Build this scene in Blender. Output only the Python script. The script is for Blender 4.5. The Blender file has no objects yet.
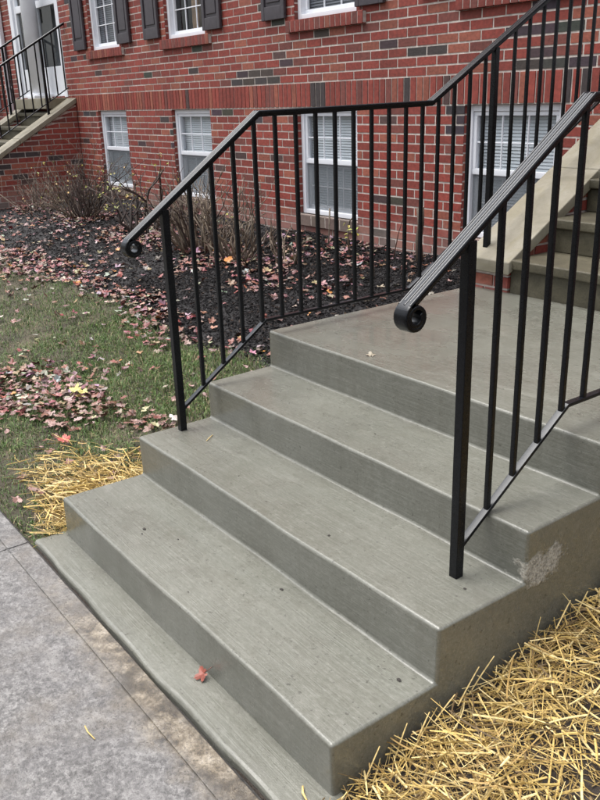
import bpy, bmesh, math, random
from mathutils import Vector, Matrix
random.seed(7)
R = random.Random(11)
scene = bpy.context.scene
COL = scene.collection
PI = math.pi

# ------------------------------------------------------------------ layout
D = 3.63                                  # face of the brick wall (y)
WID = 1.728                               # width of the concrete steps
ZS = [0.165, 0.333, 0.496, 0.664]         # tread heights
YS = [0.0, 0.359, 0.706, 1.041]           # riser positions
YL = 2.38                                 # back of the landing
BL, BH = 0.2032, 0.0677                   # brick module


def smooth(a, b, x):
    t = max(0.0, min(1.0, (x - a) / (b - a)))
    return t * t * (3 - 2 * t)


def bump(x, y):
    return (0.012 * math.sin(3.1 * x + 1.3) * math.cos(2.7 * y) + 0.008 * math.sin(7.3 * x - 2 * y)
            + 0.006 * math.cos(9.1 * y + 3.3 * x))


def gz(x, y):
    """height of the ground"""
    if y <= -0.13:
        return -0.075
    z = -0.02 + 0.135 * max(0.0, min(y, 3.9))
    if x < 0:
        z += 0.03 * smooth(-2, -7, x) * smooth(0.2, 3, y)
        z += (bump(x, y) + 0.05 * smooth(1.5, 2.2, y) * smooth(3.6, 2.4, y)) * smooth(0.0, 0.3, y) * smooth(5.5, 3.7, y)
    else:
        z += 0.012 * smooth(0.0, 0.2, y) + 0.6 * bump(x * 1.4, y * 1.4) * smooth(0.0, 0.3, y) * smooth(5.5, 3.7, y)
    return z


# ------------------------------------------------------------------ object helpers
def tag(o, label=None, cat=None, group=None, kind=None):
    if label: o['label'] = label
    if cat: o['category'] = cat
    if group: o['group'] = group
    if kind: o['kind'] = kind
    return o


def empty(name, loc, label=None, cat=None, group=None):
    o = bpy.data.objects.new(name, None)
    o.empty_display_size = 0.1
    COL.objects.link(o)
    o.location = loc
    return tag(o, label, cat, group)


def link(name, me, parent=None):
    o = bpy.data.objects.new(name, me)
    COL.objects.link(o)
    if parent is not None:
        o.parent = parent
        p = Vector((0, 0, 0)); q = parent
        while q is not None:
            p += q.location; q = q.parent
        o.location = -p                     # meshes are written in world coordinates
    return o


class MB:
    """collects faces in world coordinates, with an optional colour per face group"""

    def __init__(s):
        s.v, s.f, s.c, s.m, s.sm = [], [], [], [], []

    def add(s, vs, fs, col=(1, 1, 1), mi=0, smooth_=False):
        n = len(s.v)
        s.v += [tuple(p) for p in vs]
        s.c += [col] * len(vs)
        for f in fs:
            s.f.append(tuple(i + n for i in f)); s.m.append(mi); s.sm.append(smooth_)

    def box(s, a, b, col=(1, 1, 1), mi=0, skip=()):
        (x0, y0, z0), (x1, y1, z1) = a, b
        vs = [(x0, y0, z0), (x1, y0, z0), (x1, y1, z0), (x0, y1, z0), (x0, y0, z1), (x1, y0, z1), (x1, y1, z1), (x0, y1, z1)]
        fs = {'b': (0, 3, 2, 1), 't': (4, 5, 6, 7), 'f': (0, 1, 5, 4), 'k': (2, 3, 7, 6), 'l': (3, 0, 4, 7), 'r': (1, 2, 6, 5)}
        s.add(vs, [f for k, f in fs.items() if k not in skip], col, mi)

    def bar(s, p, q, w, h=None, up=(0, 0, 1), col=(1, 1, 1), mi=0, twist=0.0):
        """square bar from p to q"""
        h = h or w
        p, q = Vector(p), Vector(q)
        d = (q - p).normalized()
        u = Vector(up)
        if abs(d.dot(u)) > 0.98: u = Vector((0, 1, 0))
        a = d.cross(u).normalized(); b = a.cross(d).normalized()
        if twist:
            M = Matrix.Rotation(twist, 3, d); a = M @ a; b = M @ b
        vs = []
        for o in (p, q):
            for i, j in ((-1, -1), (1, -1), (1, 1), (-1, 1)):
                vs.append(o + a * (i * w / 2) + b * (j * h / 2))
        s.add(vs, [(3, 2, 1, 0), (4, 5, 6, 7), (0, 1, 5, 4), (1, 2, 6, 5), (2, 3, 7, 6), (3, 0, 4, 7)], col, mi)

    def tube(s, pts, rad, n=6, col=(1, 1, 1), mi=0, cap=True):
        pts = [Vector(p) for p in pts]
        if not hasattr(rad, '__len__'): rad = [rad] * len(pts)
        vs = []
        for i, p in enumerate(pts):
            d = (pts[min(i + 1, len(pts) - 1)] - pts[max(i - 1, 0)]).normalized()
            u = Vector((0, 0, 1)) if abs(d.z) < 0.9 else Vector((1, 0, 0))
            a = d.cross(u).normalized(); b = a.cross(d)
            for k in range(n):
                t = 2 * PI * k / n
                vs.append(p + (a * math.cos(t) + b * math.sin(t)) * rad[i])
        fs = []
        for i in range(len(pts) - 1):
            for k in range(n):
                fs.append((i * n + k, i * n + (k + 1) % n, (i + 1) * n + (k + 1) % n, (i + 1) * n + k))
        if cap:
            fs.append(tuple(range(n - 1, -1, -1))); fs.append(tuple((len(pts) - 1) * n + k for k in range(n)))
        s.add(vs, fs, col, mi, True)

    def sweep(s, prof, frames, col=(1, 1, 1), mi=0, closed=True, smooth_=False):
        """prof: list of (a,b); frames: list of (origin, A, B) ; sweeps a closed profile"""
        n = len(prof); vs = []
        for o, A, B in frames:
            for a, b in prof: vs.append(Vector(o) + A * a + B * b)
        fs = []
        for i in range(len(frames) - 1):
            for k in range(n):
                fs.append((i * n + k, i * n + (k + 1) % n, (i + 1) * n + (k + 1) % n, (i + 1) * n + k))
        fs.append(tuple(range(n - 1, -1, -1))); fs.append(tuple((len(frames) - 1) * n + k for k in range(n)))
        s.add(vs, fs, col, mi, smooth_)

    def build(s, name, mats, parent=None, bevel=0, seg=2, wn=False):
        me = bpy.data.meshes.new(name)
        me.from_pydata(s.v, [], s.f)
        at = me.attributes.new('Col', 'FLOAT_COLOR', 'POINT')
        flat = []
        for c in s.c: flat += [c[0], c[1], c[2], 1.0]
        at.data.foreach_set('color', flat)
        if not isinstance(mats, (list, tuple)): mats = [mats]
        for m in mats: me.materials.append(m)
        me.polygons.foreach_set('material_index', s.m)
        me.polygons.foreach_set('use_smooth', s.sm)
        me.update()
        o = link(name, me, parent)
        if bevel:
            b = o.modifiers.new('bevel', 'BEVEL'); b.width = bevel; b.segments = seg; b.limit_method = 'ANGLE'
            b.angle_limit = math.radians(25); b.harden_normals = False
            me.polygons.foreach_set('use_smooth', [True] * len(me.polygons))
            w = o.modifiers.new('wn', 'WEIGHTED_NORMAL'); w.keep_sharp = True
        return o


# ------------------------------------------------------------------ materials
class NT:
    def __init__(s, name):
        s.mat = bpy.data.materials.new(name); s.mat.use_nodes = True
        s.t = s.mat.node_tree; s.t.nodes.clear()
        s.out = s.t.nodes.new('ShaderNodeOutputMaterial')
        s.p = s.t.nodes.new('ShaderNodeBsdfPrincipled')
        s.t.links.new(s.p.outputs[0], s.out.inputs[0])

    def n(s, kind, **kw):
        x = s.t.nodes.new('ShaderNode' + kind)
        for k, v in kw.items(): setattr(x, k, v)
        return x

    def l(s, a, b): s.t.links.new(a, b)

    def setin(s, node, i, v):
        if hasattr(v, 'is_linked') or hasattr(v, 'links'): s.l(v, node.inputs[i])
        else: node.inputs[i].default_value = v

    def coord(s, scale=(1, 1, 1), rot=(0, 0, 0)):
        g = s.n('NewGeometry')              # true position in the place, not the lens
        m = s.n('Mapping'); m.inputs['Scale'].default_value = scale; m.inputs['Rotation'].default_value = rot
        s.l(g.outputs['Position'], m.inputs[0])
        return m.outputs[0]

    def noise(s, scale, detail=4, rough=0.55, co=None, dist=0.0):
        x = s.n('TexNoise'); x.inputs['Scale'].default_value = scale; x.inputs['Detail'].default_value = detail
        x.inputs['Roughness'].default_value = rough; x.inputs['Distortion'].default_value = dist
        s.l(co if co is not None else s.coord(), x.inputs['Vector'])
        return x.outputs['Fac']

    def ramp(s, f, stops, interp='LINEAR'):
        x = s.n('ValToRGB'); x.color_ramp.interpolation = interp
        e = x.color_ramp.elements
        while len(e) < len(stops): e.new(0.5)
        for i, (p, c) in enumerate(stops):
            e[i].position = p
            e[i].color = (c, c, c, 1) if not hasattr(c, '__len__') else (*c, 1)
        s.l(f, x.inputs[0]); return x.outputs[0]

    def mix(s, f, a, b, mode='MIX'):
        x = s.n('Mix', data_type='RGBA', blend_type=mode)
        for i, v in ((0, f), (6, a), (7, b)):
            if hasattr(v, 'links'): s.l(v, x.inputs[i])
            elif hasattr(v, '__len__'): x.inputs[i].default_value = (*v, 1)
            else: x.inputs[i].default_value = v if i == 0 else (v, v, v, 1)
        return x.outputs[2]

    def math(s, op, a, b=0.0, c=0.0):
        x = s.n('Math', operation=op)
        for i, v in enumerate((a, b, c)):
            if hasattr(v, 'links'): s.l(v, x.inputs[i])
            else: x.inputs[i].default_value = v
        return x.outputs[0]

    def sep(s):
        g = s.n('NewGeometry'); x = s.n('SeparateXYZ'); s.l(g.outputs['Position'], x.inputs[0]); return x.outputs

    def attr(s):
        x = s.n('Attribute'); x.attribute_name = 'Col'; return x.outputs['Color']

    def bumpn(s, h, strength=0.3, dist=0.01):
        x = s.n('Bump'); x.inputs['Strength'].default_value = strength; x.inputs['Distance'].default_value = dist
        s.l(h, x.inputs['Height']); s.l(x.outputs[0], s.p.inputs['Normal']); return x

    def base(s, c): s.setin(s.p, 'Base Color', c if hasattr(c, 'links') else (*c, 1))

    def rough(s, r): s.setin(s.p, 'Roughness', r)


def make_concrete():
    k = NT('broomed_concrete')
    big = k.noise(1.7, 5, 0.6); mid = k.noise(9, 6, 0.65); fine = k.noise(240, 2, 0.6)
    broom = k.noise(1, 3, 0.6, k.coord((5, 190, 190)))
    broom2 = k.noise(1, 2, 0.5, k.coord((2.2, 70, 70)))
    c = k.ramp(big, [(0.3, (0.108, 0.110, 0.090)), (0.7, (0.150, 0.151, 0.127))])
    c = k.mix(k.ramp(mid, [(0.40, 0.0), (0.72, 0.35)]), c, (0.118, 0.116, 0.094))
    blot = k.noise(21, 6, 0.7, k.coord((0.8, 1.3, 1.3)), 0.4)
    c = k.mix(k.ramp(blot, [(0.52, 0.0), (0.70, 0.28)]), c, (0.22, 0.216, 0.188))
    c = k.mix(k.ramp(broom, [(0.42, 0.0), (0.66, 0.22)]), c, (0.255, 0.252, 0.226))
    por = k.noise(75, 2, 0.5)
    c = k.mix(k.ramp(por, [(0.66, 0.0), (0.72, 0.7)]), c, (0.050, 0.048, 0.040))
    grain = k.noise(105, 5, 0.75, k.coord((0.55, 1, 1)))
    c = k.mix(k.ramp(grain, [(0.48, 0.0), (0.64, 0.26)]), c, (0.082, 0.080, 0.064))
    c = k.mix(k.ramp(grain, [(0.34, 0.20), (0.46, 0.0)]), c, (0.29, 0.286, 0.256))
    # rough unfilled patch where the form left the side bare
    x, y, z = k.sep()
    dy = k.math('MULTIPLY', k.math('SUBTRACT', y, 0.792), 9.5)
    dz = k.math('MULTIPLY', k.math('SUBTRACT', z, 0.358), 16.5)
    dx = k.math('MULTIPLY', k.math('SUBTRACT', x, WID), 9.0)
    rr = k.math('ADD', k.math('ADD', k.math('MULTIPLY', dy, dy), k.math('MULTIPLY', dz, dz)), k.math('MULTIPLY', dx, dx))
    rr = k.math('ADD', rr, k.math('MULTIPLY', k.math('SUBTRACT', k.noise(17, 4, 0.6), 0.5), 3.2))
    patch = k.ramp(rr, [(0.45, 1.0), (0.9, 0.0)])
    spk = k.noise(120, 3, 0.7)
    c = k.mix(patch, c, k.ramp(spk, [(0.35, (0.16, 0.15, 0.125)), (0.62, (0.44, 0.42, 0.365))]))
    drip = k.noise(1, 5, 0.65, k.coord((16, 16, 1.5)), 0.3)
    c = k.mix(k.ramp(drip, [(0.50, 0.0), (0.70, 0.35)]), c, (0.092, 0.089, 0.070))
    # damp stains on the treads
    stain = k.noise(4.2, 4, 0.6, k.coord((1, 1.6, 1)), 0.6)
    c = k.mix(k.ramp(stain, [(0.6, 0.0), (0.72, 0.35)]), c, (0.11, 0.105, 0.088))
    pale = k.noise(3.1, 5, 0.7, k.coord((0.7, 2.2, 2.2)), 1.0)
    c = k.mix(k.ramp(pale, [(0.58, 0.0), (0.74, 0.28)]), c, (0.27, 0.266, 0.238))
    k.base(c)
    wet = k.noise(2.6, 4, 0.6, k.coord((1, 1.5, 1)))
    r = k.ramp(wet, [(0.36, 0.16), (0.62, 0.36)])
    k.l(k.mix(patch, k.ramp(wet, [(0.42, 0.60), (0.58, 0.08)]), 0.0), k.p.inputs['Coat Weight'])
    k.p.inputs['Coat Roughness'].default_value = 0.13; k.p.inputs['Coat IOR'].default_value = 1.34
    r = k.mix(patch, r, 0.9)
    k.rough(r)
    gr = k.noise(130, 4, 0.7)
    h = k.math('ADD', k.math('MULTIPLY', broom, k.ramp(k.noise(2.3, 4, 0.6), [(0.4, 0.4), (0.65, 1.1)])), k.math('ADD', k.math('MULTIPLY', gr, 0.8), k.math('MULTIPLY', broom2, 0.5)))
    h = k.math('ADD', h, k.math('MULTIPLY', k.math('MULTIPLY', patch, spk), 4.0))
    h = k.math('ADD', h, k.math('MULTIPLY', mid, 0.5))
    k.bumpn(h, 0.6, 0.0020)
    return k.mat


def make_slate():
    k = NT('stamped_concrete')
    a = k.noise(5, 8, 0.7); b = k.noise(55, 8, 0.8, None, 0.15); c3 = k.noise(130, 3, 0.7)
    rid = k.noise(7, 9, 0.78, k.coord((1, 1.5, 1), (0, 0, 0.5)), 0.2)
    c = k.ramp(b, [(0.36, (0.050, 0.047, 0.046)), (0.5, (0.128, 0.123, 0.120)), (0.62, (0.26, 0.252, 0.244))])
    c = k.mix(k.ramp(a, [(0.42, 0.0), (0.60, 0.4)]), c, (0.110, 0.105, 0.108))
    brn = k.noise(2.6, 6, 0.7)
    c = k.mix(k.ramp(brn, [(0.50, 0.0), (0.66, 0.5)]), c, (0.150, 0.128, 0.100))
    c = k.mix(k.ramp(rid, [(0.52, 0.0), (0.62, 0.4)]), c, (0.30, 0.292, 0.282))
    c = k.mix(k.ramp(c3, [(0.54, 0.0), (0.66, 0.75)]), c, (0.050, 0.047, 0.047))
    pit = k.noise(24, 5, 0.7, k.coord((1, 1, 1), (0, 0, 1.1)))
    c = k.mix(k.ramp(pit, [(0.60, 0.0), (0.70, 0.4)]), c, (0.060, 0.057, 0.062))
    # muddy wear along the border band, strongest beside the steps' right half
    x, y, z = k.sep()
    yy = k.math('ADD', k.math('ADD', y, 0.55), k.math('MULTIPLY', k.math('SUBTRACT', k.noise(9, 5, 0.6), 0.5), 0.16))
    m = k.math('MULTIPLY', k.ramp(yy, [(0.26, 0.0), (0.36, 1.0)]), k.ramp(k.math('ADD', k.math('MULTIPLY', x, 0.5), k.math('MULTIPLY', k.math('SUBTRACT', k.noise(4, 4), 0.5), 0.5)), [(0.10, 0.0), (0.45, 1.0)]))
    w = k.noise(16, 8, 0.75, k.coord((1.0, 1, 1)), 0.1)
    tan = k.ramp(w, [(0.36, (0.030, 0.026, 0.022)), (0.46, (0.12, 0.095, 0.065)), (0.58, (0.27, 0.23, 0.175)), (0.72, (0.42, 0.385, 0.33))])
    dk = k.noise(5.5, 6, 0.7)
    tan = k.mix(k.ramp(dk, [(0.48, 0.0), (0.60, 0.75)]), tan, (0.042, 0.035, 0.028))
    tan = k.mix(k.ramp(c3, [(0.5, 0.0), (0.66, 0.75)]), tan, (0.06, 0.05, 0.042))
    c = k.mix(k.math('MULTIPLY', m, 0.97), c, tan)
    k.base(c)
    k.rough(k.ramp(k.noise(6, 4), [(0.35, 0.24), (0.65, 0.55)]))
    h = k.math('ADD', k.math('MULTIPLY', b, 1.0), k.math('ADD', k.math('MULTIPLY', rid, 1.6), k.math('MULTIPLY', c3, 0.4)))
    k.bumpn(h, 0.6, 0.006)
    return k.mat


def make_brick():
    k = NT('brick')
    c = k.attr()
    n1 = k.noise(38, 4, 0.65); n2 = k.noise(210, 3, 0.6); n3 = k.noise(0.8, 4, 0.6)
    c = k.mix(0.75, c, k.ramp(n1, [(0.3, 0.6), (0.7, 1.3)]), 'MULTIPLY')
    c = k.mix(k.ramp(n2, [(0.55, 0.0), (0.75, 0.35)]), c, (0.09, 0.035, 0.03))
    c = k.mix(0.6, c, k.ramp(n3, [(0.3, 0.75), (0.7, 1.2)]), 'MULTIPLY')
    # pale salts near the foot of the wall
    x, y, z = k.sep()
    foot = k.math('ADD', z, k.math('MULTIPLY', k.math('SUBTRACT', k.noise(5, 4), 0.5), 0.35))
    c = k.mix(k.ramp(foot, [(0.50, 0.42), (0.70, 0.0)]), c, (0.36, 0.27, 0.235))
    k.base(c); k.rough(0.72)
    k.bumpn(k.math('ADD', n1, k.math('MULTIPLY', n2, 0.6)), 0.5, 0.004)
    return k.mat


def simple(name, col, rough=0.6, amt=0.25, scale=30, bump_=0.0, spec=None, metal=0.0):
    k = NT(name)
    n = k.noise(scale, 5, 0.6)
    lo = tuple(v * (1 - amt) for v in col); hi = tuple(min(1, v * (1 + amt)) for v in col)
    k.base(k.ramp(n, [(0.3, lo), (0.7, hi)]))
    k.rough(rough)
    k.p.inputs['Metallic'].default_value = metal
    if bump_: k.bumpn(k.noise(scale * 2.5, 4, 0.6), bump_, 0.004)
    if spec is not None: k.p.inputs['Specular IOR Level'].default_value = spec
    return k.mat


def vcol(name, rough=0.7, amt=0.35, scale=60, bump_=0.0, spec=0.5, transl=0.0):
    k = NT(name)
    n = k.noise(scale, 4, 0.6)
    k.base(k.mix(1.0, k.attr(), k.ramp(n, [(0.3, 1 - amt), (0.7, 1 + amt)]), 'MULTIPLY'))
    k.rough(rough); k.p.inputs['Specular IOR Level'].default_value = spec
    if bump_: k.bumpn(n, bump_, 0.004)
    return k.mat


def make_rail():
    k = NT('black_iron_paint')
    n = k.noise(90, 4, 0.6); n2 = k.noise(420, 2, 0.6)
    k.base(k.ramp(n, [(0.3, (0.0016, 0.0019, 0.0028)), (0.7, (0.0045, 0.0052, 0.0072))]))
    k.rough(k.ramp(n2, [(0.35, 0.22), (0.65, 0.42)]))
    g = k.n('NewGeometry'); sx = k.n('SeparateXYZ'); k.l(g.outputs['True Normal'], sx.inputs[0])
    k.l(k.ramp(sx.outputs['Z'], [(0.35, 0.10), (0.7, 0.72)]), k.p.inputs['Coat Weight'])
    k.p.inputs['Coat Roughness'].default_value = 0.24; k.p.inputs['Coat IOR'].default_value = 1.45; k.p.inputs['Coat Tint'].default_value = (0.9, 0.95, 1.0, 1); k.p.inputs['Specular IOR Level'].default_value = 0.22
    k.bumpn(k.math('ADD', n, k.math('MULTIPLY', n2, 0.6)), 0.3, 0.0012)
    return k.mat


def make_ground():
    k = NT('soil_and_turf')
    x, y, z = k.sep()
    n = k.noise(6, 6, 0.65); f = k.noise(70, 5, 0.7); m = k.noise(1.7, 5, 0.6)
    turf = k.ramp(n, [(0.3, (0.030, 0.024, 0.016)), (0.55, (0.066, 0.056, 0.034)), (0.75, (0.135, 0.11, 0.070))])
    mulch = k.ramp(f, [(0.3, (0.008, 0.0075, 0.008)), (0.7, (0.028, 0.026, 0.027))])
    soil = k.ramp(f, [(0.3, (0.016, 0.012, 0.009)), (0.7, (0.060, 0.045, 0.034))])
    e = k.math('ADD', y, k.math('MULTIPLY', k.math('SUBTRACT', m, 0.5), 0.35))
    bed = k.math('MULTIPLY', k.ramp(k.math('MULTIPLY', e, 0.25), [(0.385, 0.0), (0.40, 1.0)]),
                 k.ramp(k.math('MULTIPLY', y, 0.25), [(0.95, 1.0), (0.96, 0.0)]))
    left = k.ramp(x, [(0.0, 0.0), (0.02, 1.0)])
    c = k.mix(bed, turf, mulch)
    near = k.math('MULTIPLY', left, k.ramp(k.math('MULTIPLY', x, 0.1), [(0.42, 1.0), (0.5, 0.0)]))
    c = k.mix(near, c, soil)
    k.base(c); k.rough(0.85)
    k.bumpn(k.math('ADD', f, n), 0.8, 0.02)
    return k.mat


def make_stone():
    k = NT('limestone')
    a = k.noise(3.2, 6, 0.65, None, 0.8); b = k.noise(50, 4, 0.65); s_ = k.noise(1, 5, 0.65, k.coord((9, 2, 9)), 1.0)
    c = k.ramp(a, [(0.3, (0.150, 0.132, 0.090)), (0.5, (0.220, 0.199, 0.148)), (0.72, (0.30, 0.278, 0.222))])
    c = k.mix(k.ramp(s_, [(0.5, 0.0), (0.68, 0.6)]), c, (0.20, 0.175, 0.105))
    c = k.mix(k.ramp(b, [(0.55, 0.0), (0.72, 0.35)]), c, (0.13, 0.115, 0.075))
    k.base(c); k.rough(0.6); k.bumpn(k.math('ADD', a, b), 0.4, 0.004)
    return k.mat


def make_oldconc():
    k = NT('weathered_step_concrete')
    a = k.noise(5, 6, 0.65, None, 0.6); b = k.noise(90, 4, 0.7)
    c = k.ramp(a, [(0.3, (0.040, 0.035, 0.021)), (0.52, (0.076, 0.067, 0.041)), (0.75, (0.130, 0.116, 0.078))])
    c = k.mix(k.ramp(b, [(0.5, 0.0), (0.68, 0.6)]), c, (0.035, 0.032, 0.020))
    k.base(c); k.rough(0.6); k.bumpn(k.math('ADD', a, b), 0.5, 0.005)
    return k.mat


def make_glass():
    k = NT('window_glass')
    t = k.n('BsdfTransparent'); g = k.n('BsdfGlossy'); g.inputs['Roughness'].default_value = 0.02
    t.inputs[0].default_value = (0.96, 0.975, 0.98, 1)
    fr = k.n('Fresnel'); ge = k.n('NewGeometry')          # thin pane: the same reflectance from both sides
    k.l(k.math('ADD', 1.5, k.math('MULTIPLY', ge.outputs['Backfacing'], 1 / 1.5 - 1.5)), fr.inputs[0])
    f = k.math('MULTIPLY', fr.outputs[0], 1.0)
    mx = k.n('MixShader'); k.l(f, mx.inputs[0]); k.l(t.outputs[0], mx.inputs[1]); k.l(g.outputs[0], mx.inputs[2])
    k.l(mx.outputs[0], k.out.inputs[0])
    return k.mat


def make_screen():
    k = NT('insect_screen')
    t = k.n('BsdfTransparent'); d = k.n('BsdfDiffuse'); d.inputs[0].default_value = (0.20, 0.22, 0.235, 1)
    mx = k.n('MixShader'); mx.inputs[0].default_value = 0.36
    k.l(t.outputs[0], mx.inputs[1]); k.l(d.outputs[0], mx.inputs[2]); k.l(mx.outputs[0], k.out.inputs[0])
    return k.mat


M = dict(conc=make_concrete(), slate=make_slate(), brick=make_brick(), mortar=simple('mortar', (0.56, 0.50, 0.45), 0.85, 0.28, 24, 0.4),
         rail=make_rail(), ground=make_ground(), stone=make_stone(), oldconc=make_oldconc(), glass=make_glass(), screen=make_screen(),
         white=simple('white_vinyl', (0.76, 0.78, 0.82), 0.4, 0.05, 6), shutter=simple('shutter_paint', (0.050, 0.043, 0.050), 0.5, 0.18, 20),
         blind=simple('blind_slats', (0.62, 0.66, 0.69), 0.5, 0.06, 4), blind_dark=simple('grey_blind_slats', (0.10, 0.11, 0.13), 0.5, 0.08, 4),
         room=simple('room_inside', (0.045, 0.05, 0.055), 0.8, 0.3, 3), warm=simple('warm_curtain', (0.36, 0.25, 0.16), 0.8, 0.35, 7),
         leaf=vcol('dry_leaf', 0.5, 0.3, 90, 0.0, 0.6), chip=vcol('bark_chip', 0.85, 0.35, 120, 0.0, 0.2), grass=vcol('grass_blade', 0.5, 0.25, 40, 0, 0.4),
         straw=vcol('straw_stalk', 0.55, 0.3, 90, 0, 0.4), twig=vcol('bark', 0.75, 0.4, 120, 0.5), green=vcol('late_leaf', 0.5, 0.3, 60),
         dirt=simple('dirt', (0.03, 0.026, 0.022), 0.8, 0.4, 200, 0.6), sealant=simple('dark_joint_filler', (0.03, 0.028, 0.026), 0.8, 0.5, 60, 0.6),
         darkroof=simple('roof_shingle', (0.06, 0.06, 0.065), 0.8, 0.3, 8), pipe=simple('white_downspout', (0.72, 0.73, 0.77), 0.4, 0.06, 8),
         grey=simple('grey_meter_paint', (0.33, 0.35, 0.37), 0.5, 0.1, 10))

# ------------------------------------------------------------------ ground
def make_ground_sheet():
    xs = [-400, -150, -60, -30, -20] + [-14 + 0.14 * i for i in range(int(18.2 / 0.14) + 1)] + [5, 8, 14, 30, 80, 200, 400]
    ys = [-400, -150, -60, -20, -8, -4, -2.4, -1.2, -0.6, -0.135, -0.125] + [0.0 + 0.11 * i for i in range(38)] + [5.5, 9, 20, 60, 150, 400]
    vs = [(x, y, gz(x, y)) for y in ys for x in xs]
    nx = len(xs)
    fs = [(j * nx + i, j * nx + i + 1, (j + 1) * nx + i + 1, (j + 1) * nx + i) for j in range(len(ys) - 1) for i in range(nx - 1)]
    b = MB(); b.add(vs, fs, smooth_=True)
    o = b.build('ground', M['ground']); tag(o, kind='structure', label='dark soil ground rising gently towards the brick wall')


make_ground_sheet()

# sidewalk: stamped slabs with real joints, on a dark filler bed
sw = MB()
for (x0, x1) in ((-8.0, -4.06), (-4.05, -0.06), (-0.05, 3.95), (3.96, 9.0)):
    sw.box((x0, -0.2240, -0.07), (x1, -0.1415, -0.010))
    sw.box((x0, -1.80, -0.07), (x1, -0.2270, -0.0105))
swo = sw.build('sidewalk', M['slate'], None, 0.003, 2)
tag(swo, 'grey stamped concrete sidewalk in front of the steps', kind='structure')
gp = MB(); gp.box((-8.0, -0.141, -0.0715), (9.0, -0.120, -0.030))
tag(gp.build('sidewalk_gap_filler', M['sealant']), 'dark dirty gap between sidewalk and footing', kind='structure')
jb = MB(); jb.box((-8.0, -1.8, -0.072), (9.0, -0.1415, -0.0150))
tag(jb.build('sidewalk_joint_bed', M['slate']), 'dark joint bed below the sidewalk slabs', kind='structure')

# ------------------------------------------------------------------ concrete steps
def make_steps():
    root = empty('concrete_steps', (WID / 2, 1.1, 0),
                 'wet grey broom-finished concrete steps with four risers and a landing', 'steps')
    prof = [(0.0, -0.06)]
    for y, z, zp in zip(YS, ZS, [0.0] + ZS[:-1]):
        if y > 0: prof.append((y, zp))
        prof.append((y, z))
    prof += [(YL, ZS[3]), (YL, -0.06)]
    # subdivided along x so edges can wander a little, like hand-tooled concrete
    n = 24; vs = []; N = len(prof)
    for i in range(n + 1):
        x = WID * i / n
        for j, (y, z) in enumerate(prof):
            w = 0.0022 * math.sin(5.1 * x + j * 1.7) + 0.0012 * math.sin(13 * x + j)
            wz = 0.0016 * math.sin(4.3 * x + j * 2.3)
            if j in (0, N - 1, N - 2): w = wz = 0
            vs.append((x, y + w, z + wz))
    fs = []
    for i in range(n):
        for j in range(N):
            k = (j + 1) % N
            fs.append((i * N + j, (i + 1) * N + j, (i + 1) * N + k, i * N + k))
    # end caps as quads per step (keeps the shading clean)
    fs.append(tuple(range(N))); fs.append(tuple(n * N + j for j in range(N - 1, -1, -1)))
    b = MB(); b.add(vs, fs)
    o = b.build('step_block', M['conc'], root, 0.011, 3)
    o.modifiers['bevel'].angle_limit = math.radians(40)
    f = MB()
    vs = []
    pr = [(-0.128, -0.06), (-0.128, -0.006), (-0.118, 0.004), (-0.06, 0.001), (0.03, 0.003), (0.03, -0.06)]
    for i in range(21):
        x = -0.03 + (WID + 0.05) * i / 20
        for j, (y, z) in enumerate(pr):
            w = 0.004 * math.sin(4 * x + 1) + 0.003 * math.sin(17 * x) if j < 3 else 0
            vs.append((x, y + w, z + (0.002 * math.sin(9 * x + j) if 0 < j < 5 else 0)))
    N = len(pr)
    fs = [(i * N + j, (i + 1) * N + j, (i + 1) * N + (j + 1) % N, i * N + (j + 1) % N) for i in range(20) for j in range(N)]
    fs += [tuple(range(N)), tuple(20 * N + j for j in range(N - 1, -1, -1))]
    f.add(vs, fs)
    f.build('footing', M['conc'], root, 0.006, 2)
    return root


make_steps()

# ------------------------------------------------------------------ railings
def cap_profile():
    w = 0.0225
    return [(-w, 0.0), (-w, 0.009), (-w + 0.003, 0.0125), (-w + 0.007, 0.0125), (-w + 0.009, 0.0095), (-0.004, 0.0095), (-0.003, 0.0125),
            (0.003, 0.0125), (0.004, 0.0095), (w - 0.009, 0.0095), (w - 0.007, 0.0125), (w - 0.003, 0.0125), (w, 0.009), (w, 0.0),
            (0.012, 0.0), (0.012, -0.013), (-0.012, -0.013), (-0.012, 0.0)]


def offset_frames(path, x):
    """mitred frames along a path in the y-z plane"""
    out = []
    P = [Vector((0, a, b)) for a, b in path]
    X = Vector((1, 0, 0))
    for i, p in enumerate(P):
        d0 = (P[i] - P[i - 1]).normalized() if i else (P[1] - P[0]).normalized()
        d1 = (P[i + 1] - P[i]).normalized() if i < len(P) - 1 else d0
        n0 = Vector((0, -d0.z, d0.y)); n1 = Vector((0, -d1.z, d1.y))
        B = (n0 + n1); B = B / max(0.3, B.length_squared / 2)
        out.append(((x, p.y, p.z), X, B))
    return out


def scroll_pts(y, z, d, r=0.029, turns=1.75, steps=34):
    """end of the cap rolled down and under: d = unit direction of the rail, pointing down its slope"""
    n = Vector((-d[1], d[0])) if -d[1] * 0 + d[0] < 0 else Vector((d[1], -d[0]))
    n = Vector((d[1], -d[0]))
    if n.y > 0: n = -n                       # centre lies below the rail
    c = Vector((y, z)) + n * r
    pts = []
    for i in range(1, steps + 1):
        a = 2 * PI * turns * i / steps
        rr = r - 0.0100 * turns * i / steps
        q = c + (-n) * rr * math.cos(a) + Vector(d) * rr * math.sin(a)
        pts.append((q.x, q.y))
    return pts


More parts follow.
